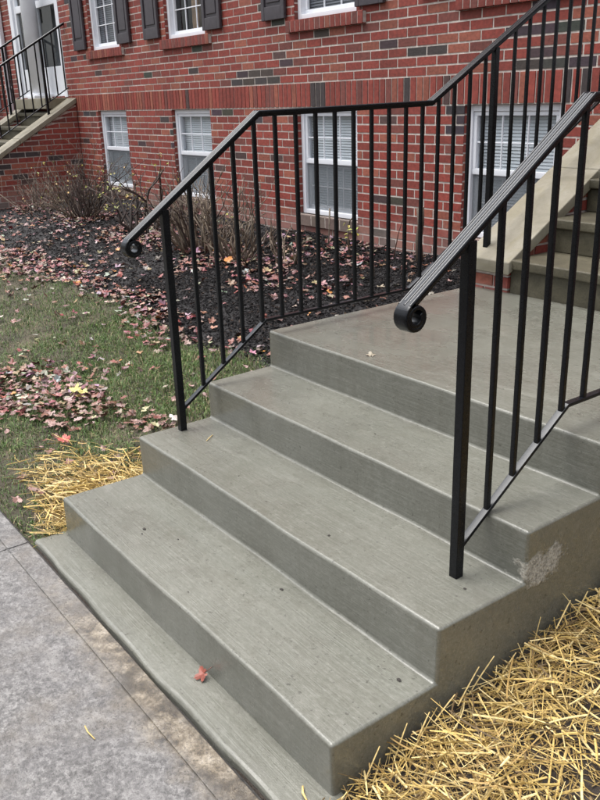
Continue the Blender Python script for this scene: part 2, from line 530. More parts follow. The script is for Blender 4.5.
def handrail(name, x, label, top, bottom, posts, balusters, zfun_top, zfun_bot, scroll=True, bar=0.0155, post=0.029, group=None, cap=True):
    root = empty(name, (x, posts[0][0], posts[0][1]), label, 'handrail', group)
    b = MB()
    if scroll:
        d = Vector((top[0][0] - top[1][0], top[0][1] - top[1][1])).normalized()
        pts = scroll_pts(top[0][0], top[0][1], d)
        path = list(reversed(pts)) + list(top)
        cp = [(a, c) for a, c in cap_profile()]
        n_s = len(pts)
        fr = offset_frames(path, x)
        # the rolled end is the flat cap only
        flat = [(-0.0225, 0), (-0.0225, 0.0095), (-0.016, 0.0115), (0, 0.0105), (0.016, 0.0115), (0.0225, 0.0095), (0.0225, 0)]
        b.sweep(flat, fr[:n_s + 1] + [((x, top[0][0] * 0.98 + top[1][0] * 0.02, top[0][1] * 0.98 + top[1][1] * 0.02), fr[n_s][1], offset_frames(top, x)[0][2])])
        b.sweep(cp, offset_frames(top, x))
    else:
        b.sweep(cap_profile(), offset_frames(top, x))
    b.build('top_rail', M['rail'], root, 0.0012, 1)
    b = MB()
    w = 0.0115
    b.sweep([(-w, -0.006), (-w, 0.006), (w, 0.006), (w, -0.006)], offset_frames(bottom, x))
    b.build('bottom_rail', M['rail'], root, 0.0015, 1)
    for (y, z0, z1) in posts:
        b = MB(); b.box((x - post / 2, y - post / 2, z0), (x + post / 2, y + post / 2, z1 if z1 else zfun_top(y) - 0.012))
        b.build('post', M['rail'], root, 0.002, 2)
    for y in balusters:
        b = MB(); b.box((x - bar / 2, y - bar / 2, zfun_bot(y) + 0.003), (x + bar / 2, y + bar / 2, zfun_top(y) - 0.010))
        b.build('baluster', M['rail'], root, 0.0015, 1)
    return root


def interp(path):
    def f(y):
        if y <= path[0][0]:
            (a, b), (c, d) = path[0], path[1]
        elif y >= path[-1][0]:
            (a, b), (c, d) = path[-2], path[-1]
        else:
            for (a, b), (c, d) in zip(path, path[1:]):
                if a <= y <= c: break
        return b + (d - b) * (y - a) / (c - a)
    return f


# left railing: up the four steps, level along the landing, up the coping of the upper stair
topL = [(0.372, 1.148), (0.991, 1.588), (1.975, 1.600), (3.56, 2.520)]
botL = [(0.545, 0.428), (0.985, 0.733), (1.845, 0.735), (3.54, 1.712)]
ztL, zbL = interp(topL), interp(botL)
barsL = [0.654 + 0.1058 * k for k in range(27)]
barsL = [y for y in barsL if abs(y - 2.416) > 0.04 and y < 3.45]
handrail('iron_handrail', 0.06, 'black iron handrail along the garden side of the steps, with a curled end', topL, botL,
         [(0.537, ZS[1] - 0.01, None), (2.416, 0.84, None), (3.52, 1.45, None)], barsL, ztL, zbL)

topR = [(0.372, 1.162), (1.035, 1.622), (1.975, 1.628), (3.56, 2.548)]
botR = [(0.590, 0.425), (1.045, 0.747), (1.845, 0.749), (3.54, 1.726)]
ztR, zbR = interp(topR), interp(botR)
barsR = [0.706 + 0.1055 * k for k in range(27)]
barsR = [y for y in barsR if abs(y - 2.416) > 0.04 and y < 3.45]
handrail('iron_handrail', 1.577, 'black iron handrail along the straw side of the steps, nearest, with a curled end', topR, botR,
         [(0.586, ZS[1] - 0.01, None), (2.416, 0.84, None), (3.52, 1.45, None)], barsR, ztR, zbR)

# ------------------------------------------------------------------ brick laying
def brick_colour(r):
    t = r.random()
    if t < 0.014:
        c = (0.075, 0.040, 0.036); s = r.uniform(0.7, 1.3)
    elif t < 0.12:
        c = (0.175, 0.050, 0.038); s = r.uniform(0.85, 1.15)
    elif t < 0.28:
        c = (0.285, 0.085, 0.053); s = r.uniform(0.85, 1.12)
    else:
        c = (0.248, 0.046, 0.032); s = r.uniform(0.78, 1.15)
    return tuple(v * s for v in c)


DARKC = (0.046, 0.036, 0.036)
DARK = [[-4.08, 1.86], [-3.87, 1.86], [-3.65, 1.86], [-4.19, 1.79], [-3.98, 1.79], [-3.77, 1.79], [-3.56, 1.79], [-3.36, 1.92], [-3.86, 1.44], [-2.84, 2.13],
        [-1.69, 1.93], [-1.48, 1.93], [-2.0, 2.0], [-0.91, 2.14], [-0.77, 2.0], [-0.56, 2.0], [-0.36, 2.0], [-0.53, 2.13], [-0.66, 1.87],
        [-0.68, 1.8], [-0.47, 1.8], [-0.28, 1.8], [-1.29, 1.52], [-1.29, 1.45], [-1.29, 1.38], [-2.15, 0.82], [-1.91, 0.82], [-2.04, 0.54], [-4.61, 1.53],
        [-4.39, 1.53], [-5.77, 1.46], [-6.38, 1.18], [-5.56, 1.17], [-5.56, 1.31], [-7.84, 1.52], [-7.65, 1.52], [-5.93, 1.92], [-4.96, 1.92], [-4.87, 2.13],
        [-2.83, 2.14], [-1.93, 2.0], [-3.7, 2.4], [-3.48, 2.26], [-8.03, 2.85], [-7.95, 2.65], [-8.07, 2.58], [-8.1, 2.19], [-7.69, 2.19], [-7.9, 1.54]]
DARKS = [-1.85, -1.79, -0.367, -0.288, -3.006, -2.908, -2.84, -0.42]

OPEN = []                                 # openings (x0,x1,z0,z1)
WX = [-7.46, -5.51, -3.21, -1.24]
for x in WX:
    OPEN.append((x, x + 0.813, 0.642, 1.5585))
    OPEN.append((x, x + 0.813, 2.262, 3.72))
NDOOR = (-10.22, -8.36, 1.742, 4.05)
ODOOR = (0.22, 1.50, 1.71, 4.05)
OPEN += [NDOOR, ODOOR]
G = 0.0125                                # mortar joint
Z0 = 1.5585 - 20 * BH                     # courses below the soldier band
ZSOL = (1.5585, 1.7616)


def clip_spans(x0, x1, z0, z1):
    spans = [(x0, x1)]
    for (a, b, c, d) in OPEN:
        if z1 > c + 0.004 and z0 < d - 0.004:
            new = []
            for (p, q) in spans:
                if b <= p or a >= q: new.append((p, q)); continue
                if p < a - 0.012: new.append((p, a))
                if q > b + 0.012: new.append((b, q))
            spans = new
    return spans


def make_building():
    root = empty('brick_building', (-4, D + 2, 0.3), 'red brick house front with a soldier course, white windows and dark shutters', 'building')
    b = MB()
    XA, XB = -13.5, 3.6
    rb = random.Random(5)
    courses = []
    z = Z0
    for i in range(20): courses.append((z, i)); z += BH
    z = ZSOL[1]; i = 1
    while z < 5.5: courses.append((z, i)); z += BH; i += 1
    XJ = -2.233                           # a measured joint of the course above the band
    for z, i in courses:
        off = 0 if i % 2 else BL / 2
        k0 = math.floor((XA - XJ - off) / BL)
        x = XJ + off + k0 * BL
        while x < XB:
            for (p, q) in clip_spans(x, x + BL, z, z + BH):
                c = brick_colour(rb)
                mx, mz = (x + BL / 2), z + BH / 2
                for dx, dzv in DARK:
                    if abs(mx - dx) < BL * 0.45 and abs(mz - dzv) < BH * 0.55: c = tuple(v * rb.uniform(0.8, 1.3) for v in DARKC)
                pr = rb.uniform(0.0022, 0.0045)
                g0 = G / 2 if p == x else 0.0
                g1 = G / 2 if q == x + BL else 0.0
                w = rb.uniform(-0.0012, 0.0012)
                b.box((p + g0, D - pr, z + G / 2 + w), (q - g1, D + 0.001, z + BH - G / 2 + w), c, 0, skip=('k',))
            x += BL
    # soldier course over the basement windows
    x = XA
    while x < XB:
        c = brick_colour(rb)
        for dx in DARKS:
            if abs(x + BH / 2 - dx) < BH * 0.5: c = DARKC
        pr = rb.uniform(0.006, 0.008)
        if not (x + BH > NDOOR[0] and x < NDOOR[1] and False):
            b.box((x + G / 2, D - pr, ZSOL[0] + G / 2), (x + BH - G / 2, D + 0.10, ZSOL[1] - G / 2), c)
        x += BH
    # mortar plane with the openings left out, and the returns of the openings
    xs = sorted({XA, XB} | {v for o in OPEN for v in o[:2]})
    zs = sorted({0.0, 5.5} | {v for o in OPEN for v in o[2:]} | {ZSOL[0], ZSOL[1]})
    for i in range(len(xs) - 1):
        for j in range(len(zs) - 1):
            cx, cz = (xs[i] + xs[i + 1]) / 2, (zs[j] + zs[j + 1]) / 2
            if any(a < cx < bb and c < cz < d for a, bb, c, d in OPEN): continue
            b.add([(xs[i], D, zs[j]), (xs[i + 1], D, zs[j]), (xs[i + 1], D, zs[j + 1]), (xs[i], D, zs[j + 1])], [(0, 1, 2, 3)], mi=1)
    for (a, bb, c, d) in OPEN:
        zz = c
        n = max(1, round((d - c) / BH)); h = (d - c) / n
        for i in range(n):
            cl = brick_colour(rb)
            b.box((a - 0.02, D + 0.0015, c + i * h + G / 2), (a, D + 0.10, c + (i + 1) * h - G / 2), cl)
            b.box((bb, D + 0.0015, c + i * h + G / 2), (bb + 0.02, D + 0.10, c + (i + 1) * h - G / 2), cl)
        b.box((a - 0.03, D + 0.002, c), (a - 0.003, D + 0.099, d), mi=1)
        b.box((bb + 0.003, D + 0.002, c), (bb + 0.03, D + 0.099, d), mi=1)
    # sides and back so the house is a volume
    b.box((XA, D + 0.35, 0), (XB, D + 7.0, 5.5), (0.2, 0.045, 0.04), 0)
    b.box((XA, D + 0.001, 0), (XA + 0.1, D + 0.35, 5.5), (0.2, 0.045, 0.04), 0)
    b.box((XB - 0.1, D + 0.001, 0), (XB, D + 0.35, 5.5), (0.2, 0.045, 0.04), 0)
    b.build('wall', [M['brick'], M['mortar']], root)
    rf = MB(); rf.box((XA - 0.3, D - 0.35, 5.5), (XB + 0.3, D + 7.2, 5.62), mi=1)
    rf.add([(XA - 0.3, D - 0.35, 5.62), (XB + 0.3, D - 0.35, 5.62), (XB + 0.3, D + 7.2, 5.62), (XA - 0.3, D + 7.2, 5.62), (XA + 2, D + 3.4, 7.6), (XB - 2, D + 3.4, 7.6)],
           [(0, 1, 5, 4), (1, 2, 5), (2, 3, 4, 5), (3, 0, 4)])
    rf.build('roof', [M['darkroof'], M['white']], root)

    def window(x0, x1, z0, z1, style):
        f = MB(); yf = D + 0.036
        fw = 0.045
        # outer frame
        f.box((x0 + 0.001, yf, z0 + 0.001), (x0 + fw, yf + 0.09, z1 - 0.001)); f.box((x1 - fw, yf, z0 + 0.001), (x1 - 0.001, yf + 0.09, z1 - 0.001))
        f.box((x0 + fw, yf + 0.001, z1 - fw), (x1 - fw, yf + 0.09, z1 - 0.002)); f.box((x0 + fw, yf + 0.001, z0 + 0.002), (x1 - fw, yf + 0.09, z0 + fw * 0.9))
        zm = (z0 + z1) / 2 + 0.005
        a, c = x0 + fw, x1 - fw
        s = 0.030
        # upper sash
        yu = yf + 0.014
        f.box((a, yu, zm - 0.02), (c, yu + 0.03, zm + 0.022)); f.box((a, yu, z1 - fw - s), (c, yu + 0.03, z1 - fw))
        f.box((a, yu, zm + 0.022), (a + s, yu + 0.03, z1 - fw - s)); f.box((c - s, yu, zm + 0.022), (c, yu + 0.03, z1 - fw - s))
        # lower sash, set further in
        yl = yf + 0.0455; zb = z0 + fw * 0.9
        f.box((a, yl, zb), (c, yl + 0.03, zb + 0.035)); f.box((a, yl, zm - 0.05), (c, yl + 0.03, zm - 0.0205))
        f.box((a, yl, zb + 0.035), (a + s, yl + 0.03, zm - 0.05)); f.box((c - s, yl, zb + 0.035), (c, yl + 0.03, zm - 0.05))
        # muntins
        mw = 0.011
        for (y, lo, hi) in ((yu + 0.006, zm + 0.022, z1 - fw - s), (yl + 0.006, zb + 0.035, zm - 0.05)):
            for t in (1 / 3, 2 / 3):
                xx = a + s + (c - a - 2 * s) * t
                f.box((xx - mw / 2, y, lo), (xx + mw / 2, y + 0.014, hi))
            nz = 1 if hi - lo < 0.45 else 2
            for q in range(nz):
                zz = lo + (hi - lo) * (q + 1) / (nz + 1)
                f.box((a + s, y + 0.0012, zz - mw / 2), (c - s, y + 0.0128, zz + mw / 2))
        w = f.build('window', M['white'], root, 0.0025, 1)
        g = MB()
        g.add([(a + s * .5, yu + 0.024, zm), (c - s * .5, yu + 0.024, zm), (c - s * .5, yu + 0.024, z1 - fw - s * .5), (a + s * .5, yu + 0.024, z1 - fw - s * .5)], [(0, 1, 2, 3)])
        g.add([(a + s * .5, yl + 0.024, zb), (c - s * .5, yl + 0.024, zb), (c - s * .5, yl + 0.024, zm - 0.03), (a + s * .5, yl + 0.024, zm - 0.03)], [(0, 1, 2, 3)])
        g.build('pane', M['glass'], w)
        sc = MB()
        sc.box((a + 0.002, yf + 0.026, zb + 0.004), (c - 0.002, yf + 0.027, zm - 0.024))
        if style == 'light': sc.build('screen', M['screen'], w)
        # blind of tilted slats
        bl = MB(); yb = D + 0.118
        zz = z0 + 0.03
        top_only = style == 'curtain'
        if not top_only:
            while zz < z1 - 0.03:
                t = 0.010
                bl.add([(x0 + 0.03, yb, zz), (x1 - 0.03, yb, zz), (x1 - 0.03, yb + 0.008, zz + 0.019), (x0 + 0.03, yb + 0.008, zz + 0.019),
                        (x0 + 0.03, yb + 0.001, zz - 0.001), (x1 - 0.03, yb + 0.001, zz - 0.001), (x1 - 0.03, yb + 0.009, zz + 0.018), (x0 + 0.03, yb + 0.009, zz + 0.018)],
                       [(0, 1, 2, 3), (7, 6, 5, 4), (0, 4, 5, 1), (2, 6, 7, 3), (1, 5, 6, 2), (3, 7, 4, 0)])
                zz += 0.0225
            bl.build('blind', M['blind_dark'] if style == 'dark' else M['blind'], w)
        else:
            # a drawn-back curtain with folds
            n = 40; vs = []
            for i in range(n + 1):
                t = i / n; xx = x0 + 0.20 + 0.16 * t; yy = D + 0.23 + 0.02 * math.sin(t * 30)
                vs += [(xx, yy, z0), (xx, yy, z1)]
            bl.add(vs, [(2 * i, 2 * i + 2, 2 * i + 3, 2 * i + 1) for i in range(n)], smooth_=True)
            bl.build('curtain', M['warm'], w)
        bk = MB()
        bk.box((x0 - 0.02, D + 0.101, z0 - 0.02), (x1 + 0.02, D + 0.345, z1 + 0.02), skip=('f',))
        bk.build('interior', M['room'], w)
        # rowlock sill
        s_ = MB()
        if z0 > 2:
            xx = x0 - 0.085
            while xx < x1 + 0.10:
                cl = brick_colour(rb); cl = tuple(v * 0.85 for v in cl)
                s_.box((xx + 0.003, D - 0.042, z0 - 0.098), (xx + BH - 0.003, D + 0.054, z0 - 0.004), cl)
                xx += BH
            s_.box((x0 - 0.083, D - 0.038, z0 - 0.094), (xx - 0.002, D + 0.0535, z0 - 0.008), mi=1)
        else:
            xx = x0 - 0.01
            while xx < x1 - 0.02:
                cl = (0.105 * rb.uniform(.8, 1.2), 0.07 * rb.uniform(.85, 1.15), 0.055)
                s_.box((xx + 0.004, D - 0.03, z0 - 0.10), (xx + BL - 0.004, D + 0.054, z0 - 0.004), cl)
                xx += BL
            s_.box((x0 - 0.005, D - 0.027, z0 - 0.096), (x1 + 0.0, D + 0.0535, z0 - 0.008), mi=1)
        s_.build('sill', [M['brick'], M['mortar']], w, 0.003, 1)

    for i, x in enumerate(WX):
        window(x, x + 0.813, 0.642, 1.5585, 'light')
        window(x, x + 0.813, 2.262, 3.72, ('dark', 'curtain', 'dark', 'dark')[i])

    def shutter(x0, x1, z0, z1):
        f = MB(); y0, y1 = D - 0.044, D - 0.0135
        st = 0.048
        f.box((x0, y0, z0), (x0 + st, y1, z1)); f.box((x1 - st, y0, z0), (x1, y1, z1))
        f.box((x0 + st, y0 + 0.001, z0), (x1 - st, y1, z0 + 0.11)); f.box((x0 + st, y0 + 0.001, z1 - 0.08), (x1 - st, y1, z1))
        zm = z0 + 0.9
        f.box((x0 + st, y0 + 0.001, zm), (x1 - st, y1, zm + 0.07))
        for lo, hi in ((z0 + 0.11, zm), (zm + 0.07, z1 - 0.08)):
            f.box((x0 + st, y0 + 0.016, lo), (x1 - st, y1 - 0.001, hi))
            f.box((x0 + st + 0.028, y0 + 0.006, lo + 0.03), (x1 - st - 0.028, y1 - 0.003, hi - 0.03))
        f.build('shutter', M['shutter'], root, 0.004, 1)

    for x in WX:
        shutter(x - 0.44, x - 0.095, 2.285, 3.72)
        shutter(x + 0.813 + 0.02, x + 0.813 + 0.345, 2.285, 3.72)

    # doors
    def door(o, twin):
        x0, x1, z0, z1 = o
        yf = D + 0.02
        f = MB()
        f.box((x0 + .001, yf - 0.03, z0), (x0 + 0.13, yf + 0.07, z1)); f.box((x1 - 0.11, yf - 0.03, z0), (x1 - 0.001, yf + 0.07, z1))
        f.box((x0 + 0.13, yf - 0.03, z1 - 0.12), (x1 - 0.11, yf + 0.07, z1)); f.box((x0 + 0.13, yf - 0.02, z0), (x1 - 0.11, yf + 0.07, z0 + 0.05))
        a, c = x0 + 0.13, x1 - 0.11
        n = 2 if twin else 1
        w = (c - a) / n
        for k in range(n):
            p, q = a + w * k, a + w * (k + 1)
            f.box((p, yf, z0 + 0.05), (p + 0.07, yf + 0.05, z1 - 0.12)); f.box((q - 0.07, yf, z0 + 0.05), (q, yf + 0.05, z1 - 0.12))
            f.box((p + 0.07, yf + 0.001, z0 + 0.05), (q - 0.07, yf + 0.05, z0 + 0.40))
            f.box((p + 0.07, yf + 0.001, z0 + 1.16), (q - 0.07, yf + 0.05, z0 + 1.25))
            f.box((p + 0.07, yf + 0.001, z1 - 0.20), (q - 0.07, yf + 0.05, z1 - 0.12))
        d = f.build('door', M['white'], root, 0.004, 1)
        g = MB(); h = MB(); cu = MB()
        for k in range(n):
            p, q = a + w * k, a + w * (k + 1)
            g.add([(p + .06, yf + 0.03, z0 + 0.39), (q - .06, yf + 0.03, z0 + 0.39), (q - .06, yf + 0.03, z1 - 0.19), (p + .06, yf + 0.03, z1 - 0.19)], [(0, 1, 2, 3)])
            if k == n - 1: h.box((p + 0.03, yf - 0.03, z0 + 0.98), (p + 0.05, yf - 0.001, z0 + 1.16))
            nn = 24; vs = []
            for i in range(nn + 1):
                t = i / nn; xx = p + 0.07 + (w - 0.14) * t; yy = yf + 0.10 + 0.012 * math.sin(t * 40 + math.sin(t * 9) * 2)
                vs += [(xx, yy, z0 + 1.2), (xx, yy, z1 - 0.15)]
            cu.add(vs, [(2 * i, 2 * i + 2, 2 * i + 3, 2 * i + 1) for i in range(nn)], smooth_=True)
        g.build('pane', M['glass'], d); h.build('handle', M['rail'], d, 0.003, 1); cu.build('curtain', M['blind'], d)
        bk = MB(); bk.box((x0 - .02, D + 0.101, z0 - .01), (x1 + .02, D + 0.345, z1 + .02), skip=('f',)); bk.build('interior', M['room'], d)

    door(NDOOR, True); door(ODOOR, False)
    dp = MB()
    dp.box((-10.62, D - 0.075, 0.45), (-10.54, D - 0.015, 5.45))
    dp.box((-10.63, D - 0.080, 1.9), (-10.53, D - 0.010, 1.94)); dp.box((-10.63, D - 0.080, 3.6), (-10.53, D - 0.010, 3.64))
    dp.build('downspout', M['pipe'], root, 0.008, 2)
    ub = MB(); ub.box((-11.55, D - 0.14, 1.62), (-11.14, D - 0.013, 2.22)); ub.box((-11.50, D - 0.155, 1.68), (-11.19, D - 0.141, 2.16))
    ub.build('meter_box', M['grey'], root, 0.008, 2)


make_building()

# ------------------------------------------------------------------ upper stairs with coped brick cheek walls
def upper_stair(x0, x1, name, label, run=0.30, rise=0.175, seed=1, yb=YL, landing=0.664, detail=True):
    root = empty(name, ((x0 + x1) / 2, yb, landing), label, 'staircase')
    rs = random.Random(seed)
    cw = 0.255
    n = 6
    sl = rise / run
    # treads with overhanging nosings
    for k in range(n):
        z = landing + rise * (k + 1)
        y = yb + run * k
        yb2 = min(D - 0.014, y + run + 0.012)
        if y > D - 0.05: break
        m = MB()
        m.box((x0 + cw + 0.002, y, z - rise - (0.05 if k == 0 else 0.0)), (x1 - cw - 0.002, yb2 + 0.02 if yb2 < D - 0.05 else yb2, z - 0.052))
        m.build('riser', M['oldconc'], root, 0.006, 2)
        m = MB()
        m.box((x0 + cw + 0.002, y - 0.028, z - 0.051), (x1 - cw - 0.002, yb2, z))
        m.build('tread', M['oldconc'], root, 0.009, 2)
    # cheek walls: bricks under a sloped coping
    def ztop(y): return landing + 0.108 + sl * (y - (yb - 0.03))
    for xa, xb in ((x0, x0 + cw), (x1 - cw, x1)):
        m = MB()
        ya, ye = yb - 0.015, D - 0.012
        vs = []
        zl = gz(xa, yb) - 0.2 if landing > 0.7 or True else 0
        for x in (xa + 0.008, xb - 0.008):
            vs += [(x, ya + 0.008, zl), (x, ye, zl), (x, ye, ztop(ye) - 0.004), (x, ya + 0.008, ztop(ya) - 0.004)]
        m.add(vs, [(0, 1, 2, 3), (7, 6, 5, 4), (0, 4, 5, 1), (1, 5, 6, 2), (2, 6, 7, 3), (3, 7, 4, 0)], mi=1)
        z = Z0; i = 0
        while z < ztop(ye):
            # running bricks on both faces and across the front
            off = 0 if i % 2 else BL / 2
            y = ya - off
            while y < ye:
                p, q = max(y, ya), min(y + BL, ye)
                top0, top1 = ztop(p) - 0.006, ztop(q) - 0.006
                zt = z + BH - G / 2; zb_ = z + G / 2
                if q - p > 0.02 and zb_ < top1:
                    # drop the corner under the slope
                    yl = p
                    if top0 < zb_: yl = p + (zb_ - top0) / sl
                    a1 = min(zt, ztop(yl) - 0.006); a2 = min(zt, top1)
                    c = brick_colour(rs)
                    if rs.random() < 0.10: c = DARKC
                    for (xo, xi) in ((xa, xa + 0.03), (xb, xb - 0.03)):
                        P = [(xo, yl + G / 2 * (p == y), zb_), (xo, q - G / 2 * (q == y + BL), zb_), (xo, q - G / 2 * (q == y + BL), a2), (xo, yl + G / 2 * (p == y), max(a1, zb_ + 0.001))]
                        Q = [(xi, b_, c_) for a_, b_, c_ in P]
                        m.add(P + Q, [(0, 1, 2, 3), (7, 6, 5, 4), (0, 4, 5, 1), (1, 5, 6, 2), (2, 6, 7, 3), (3, 7, 4, 0)], c)
                y += BL
            if z + BH < ztop(ya) + 0.02:
                x = xa + 0.0
                zt = min(z + BH - G / 2, ztop(ya) - 0.006)
                c1 = brick_colour(rs)
                ss = cw * (0.62 if i % 2 else 0.38)
                if zt > z + G / 2:
                    m.box((xa + 0.001, ya - 0.001, z + G / 2), (xa + ss - G / 2, ya + 0.03, zt), brick_colour(rs))
                    m.box((xa + ss + G / 2, ya - 0.001, z + G / 2), (xb - 0.001, ya + 0.03, zt), brick_colour(rs))
            z += BH; i += 1
        m.build('cheek_wall', [M['brick'], M['mortar']], root)
        # coping in two stone lengths with a joint
        th = 0.068
        for (p, q) in ((yb - 0.05, yb + 0.645), (yb + 0.650, D - 0.0135)):
            m = MB()
            if q < p: continue
            vs = []
            for x in (xa - 0.022, xb + 0.03):
                vs += [(x, p, ztop(p)), (x, q, ztop(q)), (x, q, ztop(q) + th), (x, p, ztop(p) + th)]
            m.add(vs, [(0, 1, 2, 3), (7, 6, 5, 4), (0, 4, 5, 1), (1, 5, 6, 2), (2, 6, 7, 3), (3, 7, 4, 0)])
            m.build('coping', M['stone'], root, 0.007, 2)
    return root


upper_stair(0.0, WID, 'stone_staircase', 'weathered upper staircase between sloping pale stone copings, behind the landing', seed=3)
upper_stair(-9.85, -8.11, 'stone_staircase', 'far neighbouring staircase with sloping stone coping on a red brick cheek wall', seed=9, yb=2.15, landing=0.68)
ns = MB(); ns.box((-9.585, 3.30, 1.60), (-8.375, D - 0.0135, 1.735)); ns.build('landing', M['stone'], bpy.data.objects['stone_staircase.001'], 0.008, 2)

# porch slab and column of the far staircase
pc = empty('porch_column', (-9.0, 3.42, 1.55), 'round white porch column before the far glazed door', 'column')
m = MB(); m.tube([(-9.0, 3.47, 1.80), (-9.0, 3.47, 3.4), (-9.0, 3.47, 5.45)], [0.105, 0.100, 0.092], 28); m.build('shaft', M['white'], pc)
m = MB(); m.box((-9.14, 3.345, 1.735), (-8.86, 3.60, 1.775)); m.build('plinth', M['white'], pc, 0.006, 2)
m = MB(); m.tube([(-9.0, 3.47, 1.776), (-9.0, 3.47, 1.80)], 0.120, 28); m.build('base_ring', M['white'], pc, 0.006, 2)

# railings of the far staircase
topN = [(1.35, 1.36), (2.10, 1.79), (3.62, 2.66)]
botN = [(1.55, 0.66), (2.10, 0.95), (3.58, 1.80)]
for x, lab in ((-8.24, 'thin black handrail on the near coping of the far staircase'), (-9.72, 'thin black handrail on the far coping of the far staircase')):
    t = [(2.10, 1.77), (3.66, 2.655)] if x > -9 else [(2.10, 1.77), (3.56, 2.60)]
    bt = [(2.14, 1.00), (3.60, 1.86)]
    zt, zb = interp(t), interp(bt)
    handrail('iron_handrail', x, lab, t, bt, [(2.16, 0.70, None), (3.28, 1.36, None)], [2.26 + 0.118 * k for k in range(12) if abs(2.26 + 0.118 * k - 3.28) > 0.04], zt, zb, scroll=False)

# ------------------------------------------------------------------ leaves
LEAF_COLS = [((0.155, 0.058, 0.050), 'dull red'), ((0.235, 0.150, 0.122), 'pinkish brown'), ((0.33, 0.255, 0.225), 'pale pink'),
             ((0.095, 0.045, 0.035), 'dark brown'), ((0.20, 0.075, 0.060), 'brick red')]


def leaf_shape(r, size, detail=True):
    """a curled maple leaf around the origin, z up"""
    lobes = [(-2.35, 0.52), (-1.15, 0.86), (0.0, 1.0), (1.15, 0.86), (2.35, 0.52)]
    pts = []
    for i, (a, l) in enumerate(lobes):
        a += r.uniform(-0.1, 0.1); l *= r.uniform(0.85, 1.1)
        if detail:
            pts += [(a - 0.42, l * 0.66), (a - 0.26, l * 0.84), (a - 0.12, l * 0.80), (a, l), (a + 0.12, l * 0.80), (a + 0.26, l * 0.84), (a + 0.42, l * 0.66)]
        else:
            pts += [(a - 0.3, l * 0.80), (a, l), (a + 0.3, l * 0.80)]
        if i < 4: pts.append((a + 0.58, 0.46))
    pts.append((PI, 0.12))
    k1, k2, ph = r.uniform(-0.5, 0.9), r.uniform(-0.6, 0.6), r.uniform(0, 6)
    vs = [(0, 0, 0.0)]
    for a, l in pts:
        x, y = l * math.sin(a), l * math.cos(a)
        z = k1 * (x * x + y * y) * 0.45 + k2 * x * y * 0.6 + 0.14 * math.sin(3 * a + ph) * l
        vs.append((x, y, z))
    n = len(pts)
    fs = [(0, i + 1, (i + 1) % n + 1) for i in range(n)]
    return [(x * size, y * size, z * size) for x, y, z in vs], fs


def place(vs, pos, yaw, tilt, tdir):
    Mx = Matrix.Translation(pos) @ Matrix.Rotation(tilt, 4, (math.cos(tdir), math.sin(tdir), 0)) @ Matrix.Rotation(yaw, 4, 'Z')
    return [Mx @ Vector(v) for v in vs]


def inside_steps(x, y, m=0.0): return -m < x < WID + m and -0.13 - m < y < YL


CAM = Vector((2.9785, -0.9791, 1.6455))
SHRUB_SPOTS = [(-6.2, 2.75), (-4.8, 2.72), (-3.25, 2.62), (-2.80, 2.68), (-7.6, 2.75), (-2.0, 2.5), (-4.2, 2.7)]


def leaf_density(x, y):
    """how thickly the leaves lie (0..1)"""
    d = 0.035
    # big drift on the lawn
    u = ((x + 1.62) / 0.85) ** 2 + ((y - 0.48 - 0.10 * (x + 1.6)) / 0.30) ** 2
    d = max(d, 1.0 * smooth(1.25, 0.4, u + 0.5 * math.sin(9 * x) * math.sin(8 * y)))
    u = ((x + 0.75) / 0.45) ** 2 + ((y - 0.72) / 0.10) ** 2
    d = max(d, 0.6 * smooth(1.3, 0.4, u))
    u = ((x + 1.7) / 0.30) ** 2 + ((y - 0.92) / 0.14) ** 2
    d = max(d, 0.45 * smooth(1.3, 0.4, u))
    # along the edge of the bed
    e = 1.62 + 0.10 * math.sin(1.7 * x + 1) + 0.06 * math.sin(4.3 * x) + 0.14 * smooth(-5, -9, x)
    wdt = 0.15 + 0.05 * math.sin(2.3 * x) + 0.10 * smooth(-2.5, -5, x)
    d = max(d, 0.95 * math.exp(-((y - e) / wdt) ** 2) * (0.25 + 0.75 * smooth(-1.3, -2.6, x)))
    # under the shrubs and along the wall
    for sx, sy in SHRUB_SPOTS:
        u = ((x - sx) / 0.62) ** 2 + ((y - sy + 0.02) / 0.33) ** 2
        d = max(d, (0.75 if sx < -2.5 else 0.4) * smooth(1.3, 0.3, u + 0.6 * math.sin(7 * x + 3 * y)))
    if y > 3.05: d = max(d, 0.35 * (0.5 + 0.5 * math.sin(2.1 * x)))
    if 1.6 < y < 3.4: d = max(d, 0.018 + 0.13 * max(0, math.sin(2.9 * x + 1.3 * y) * math.sin(3.7 * y - x)))
    if x < -4 and 0.2 < y < 2.5: d = max(d, 0.16)
    return d


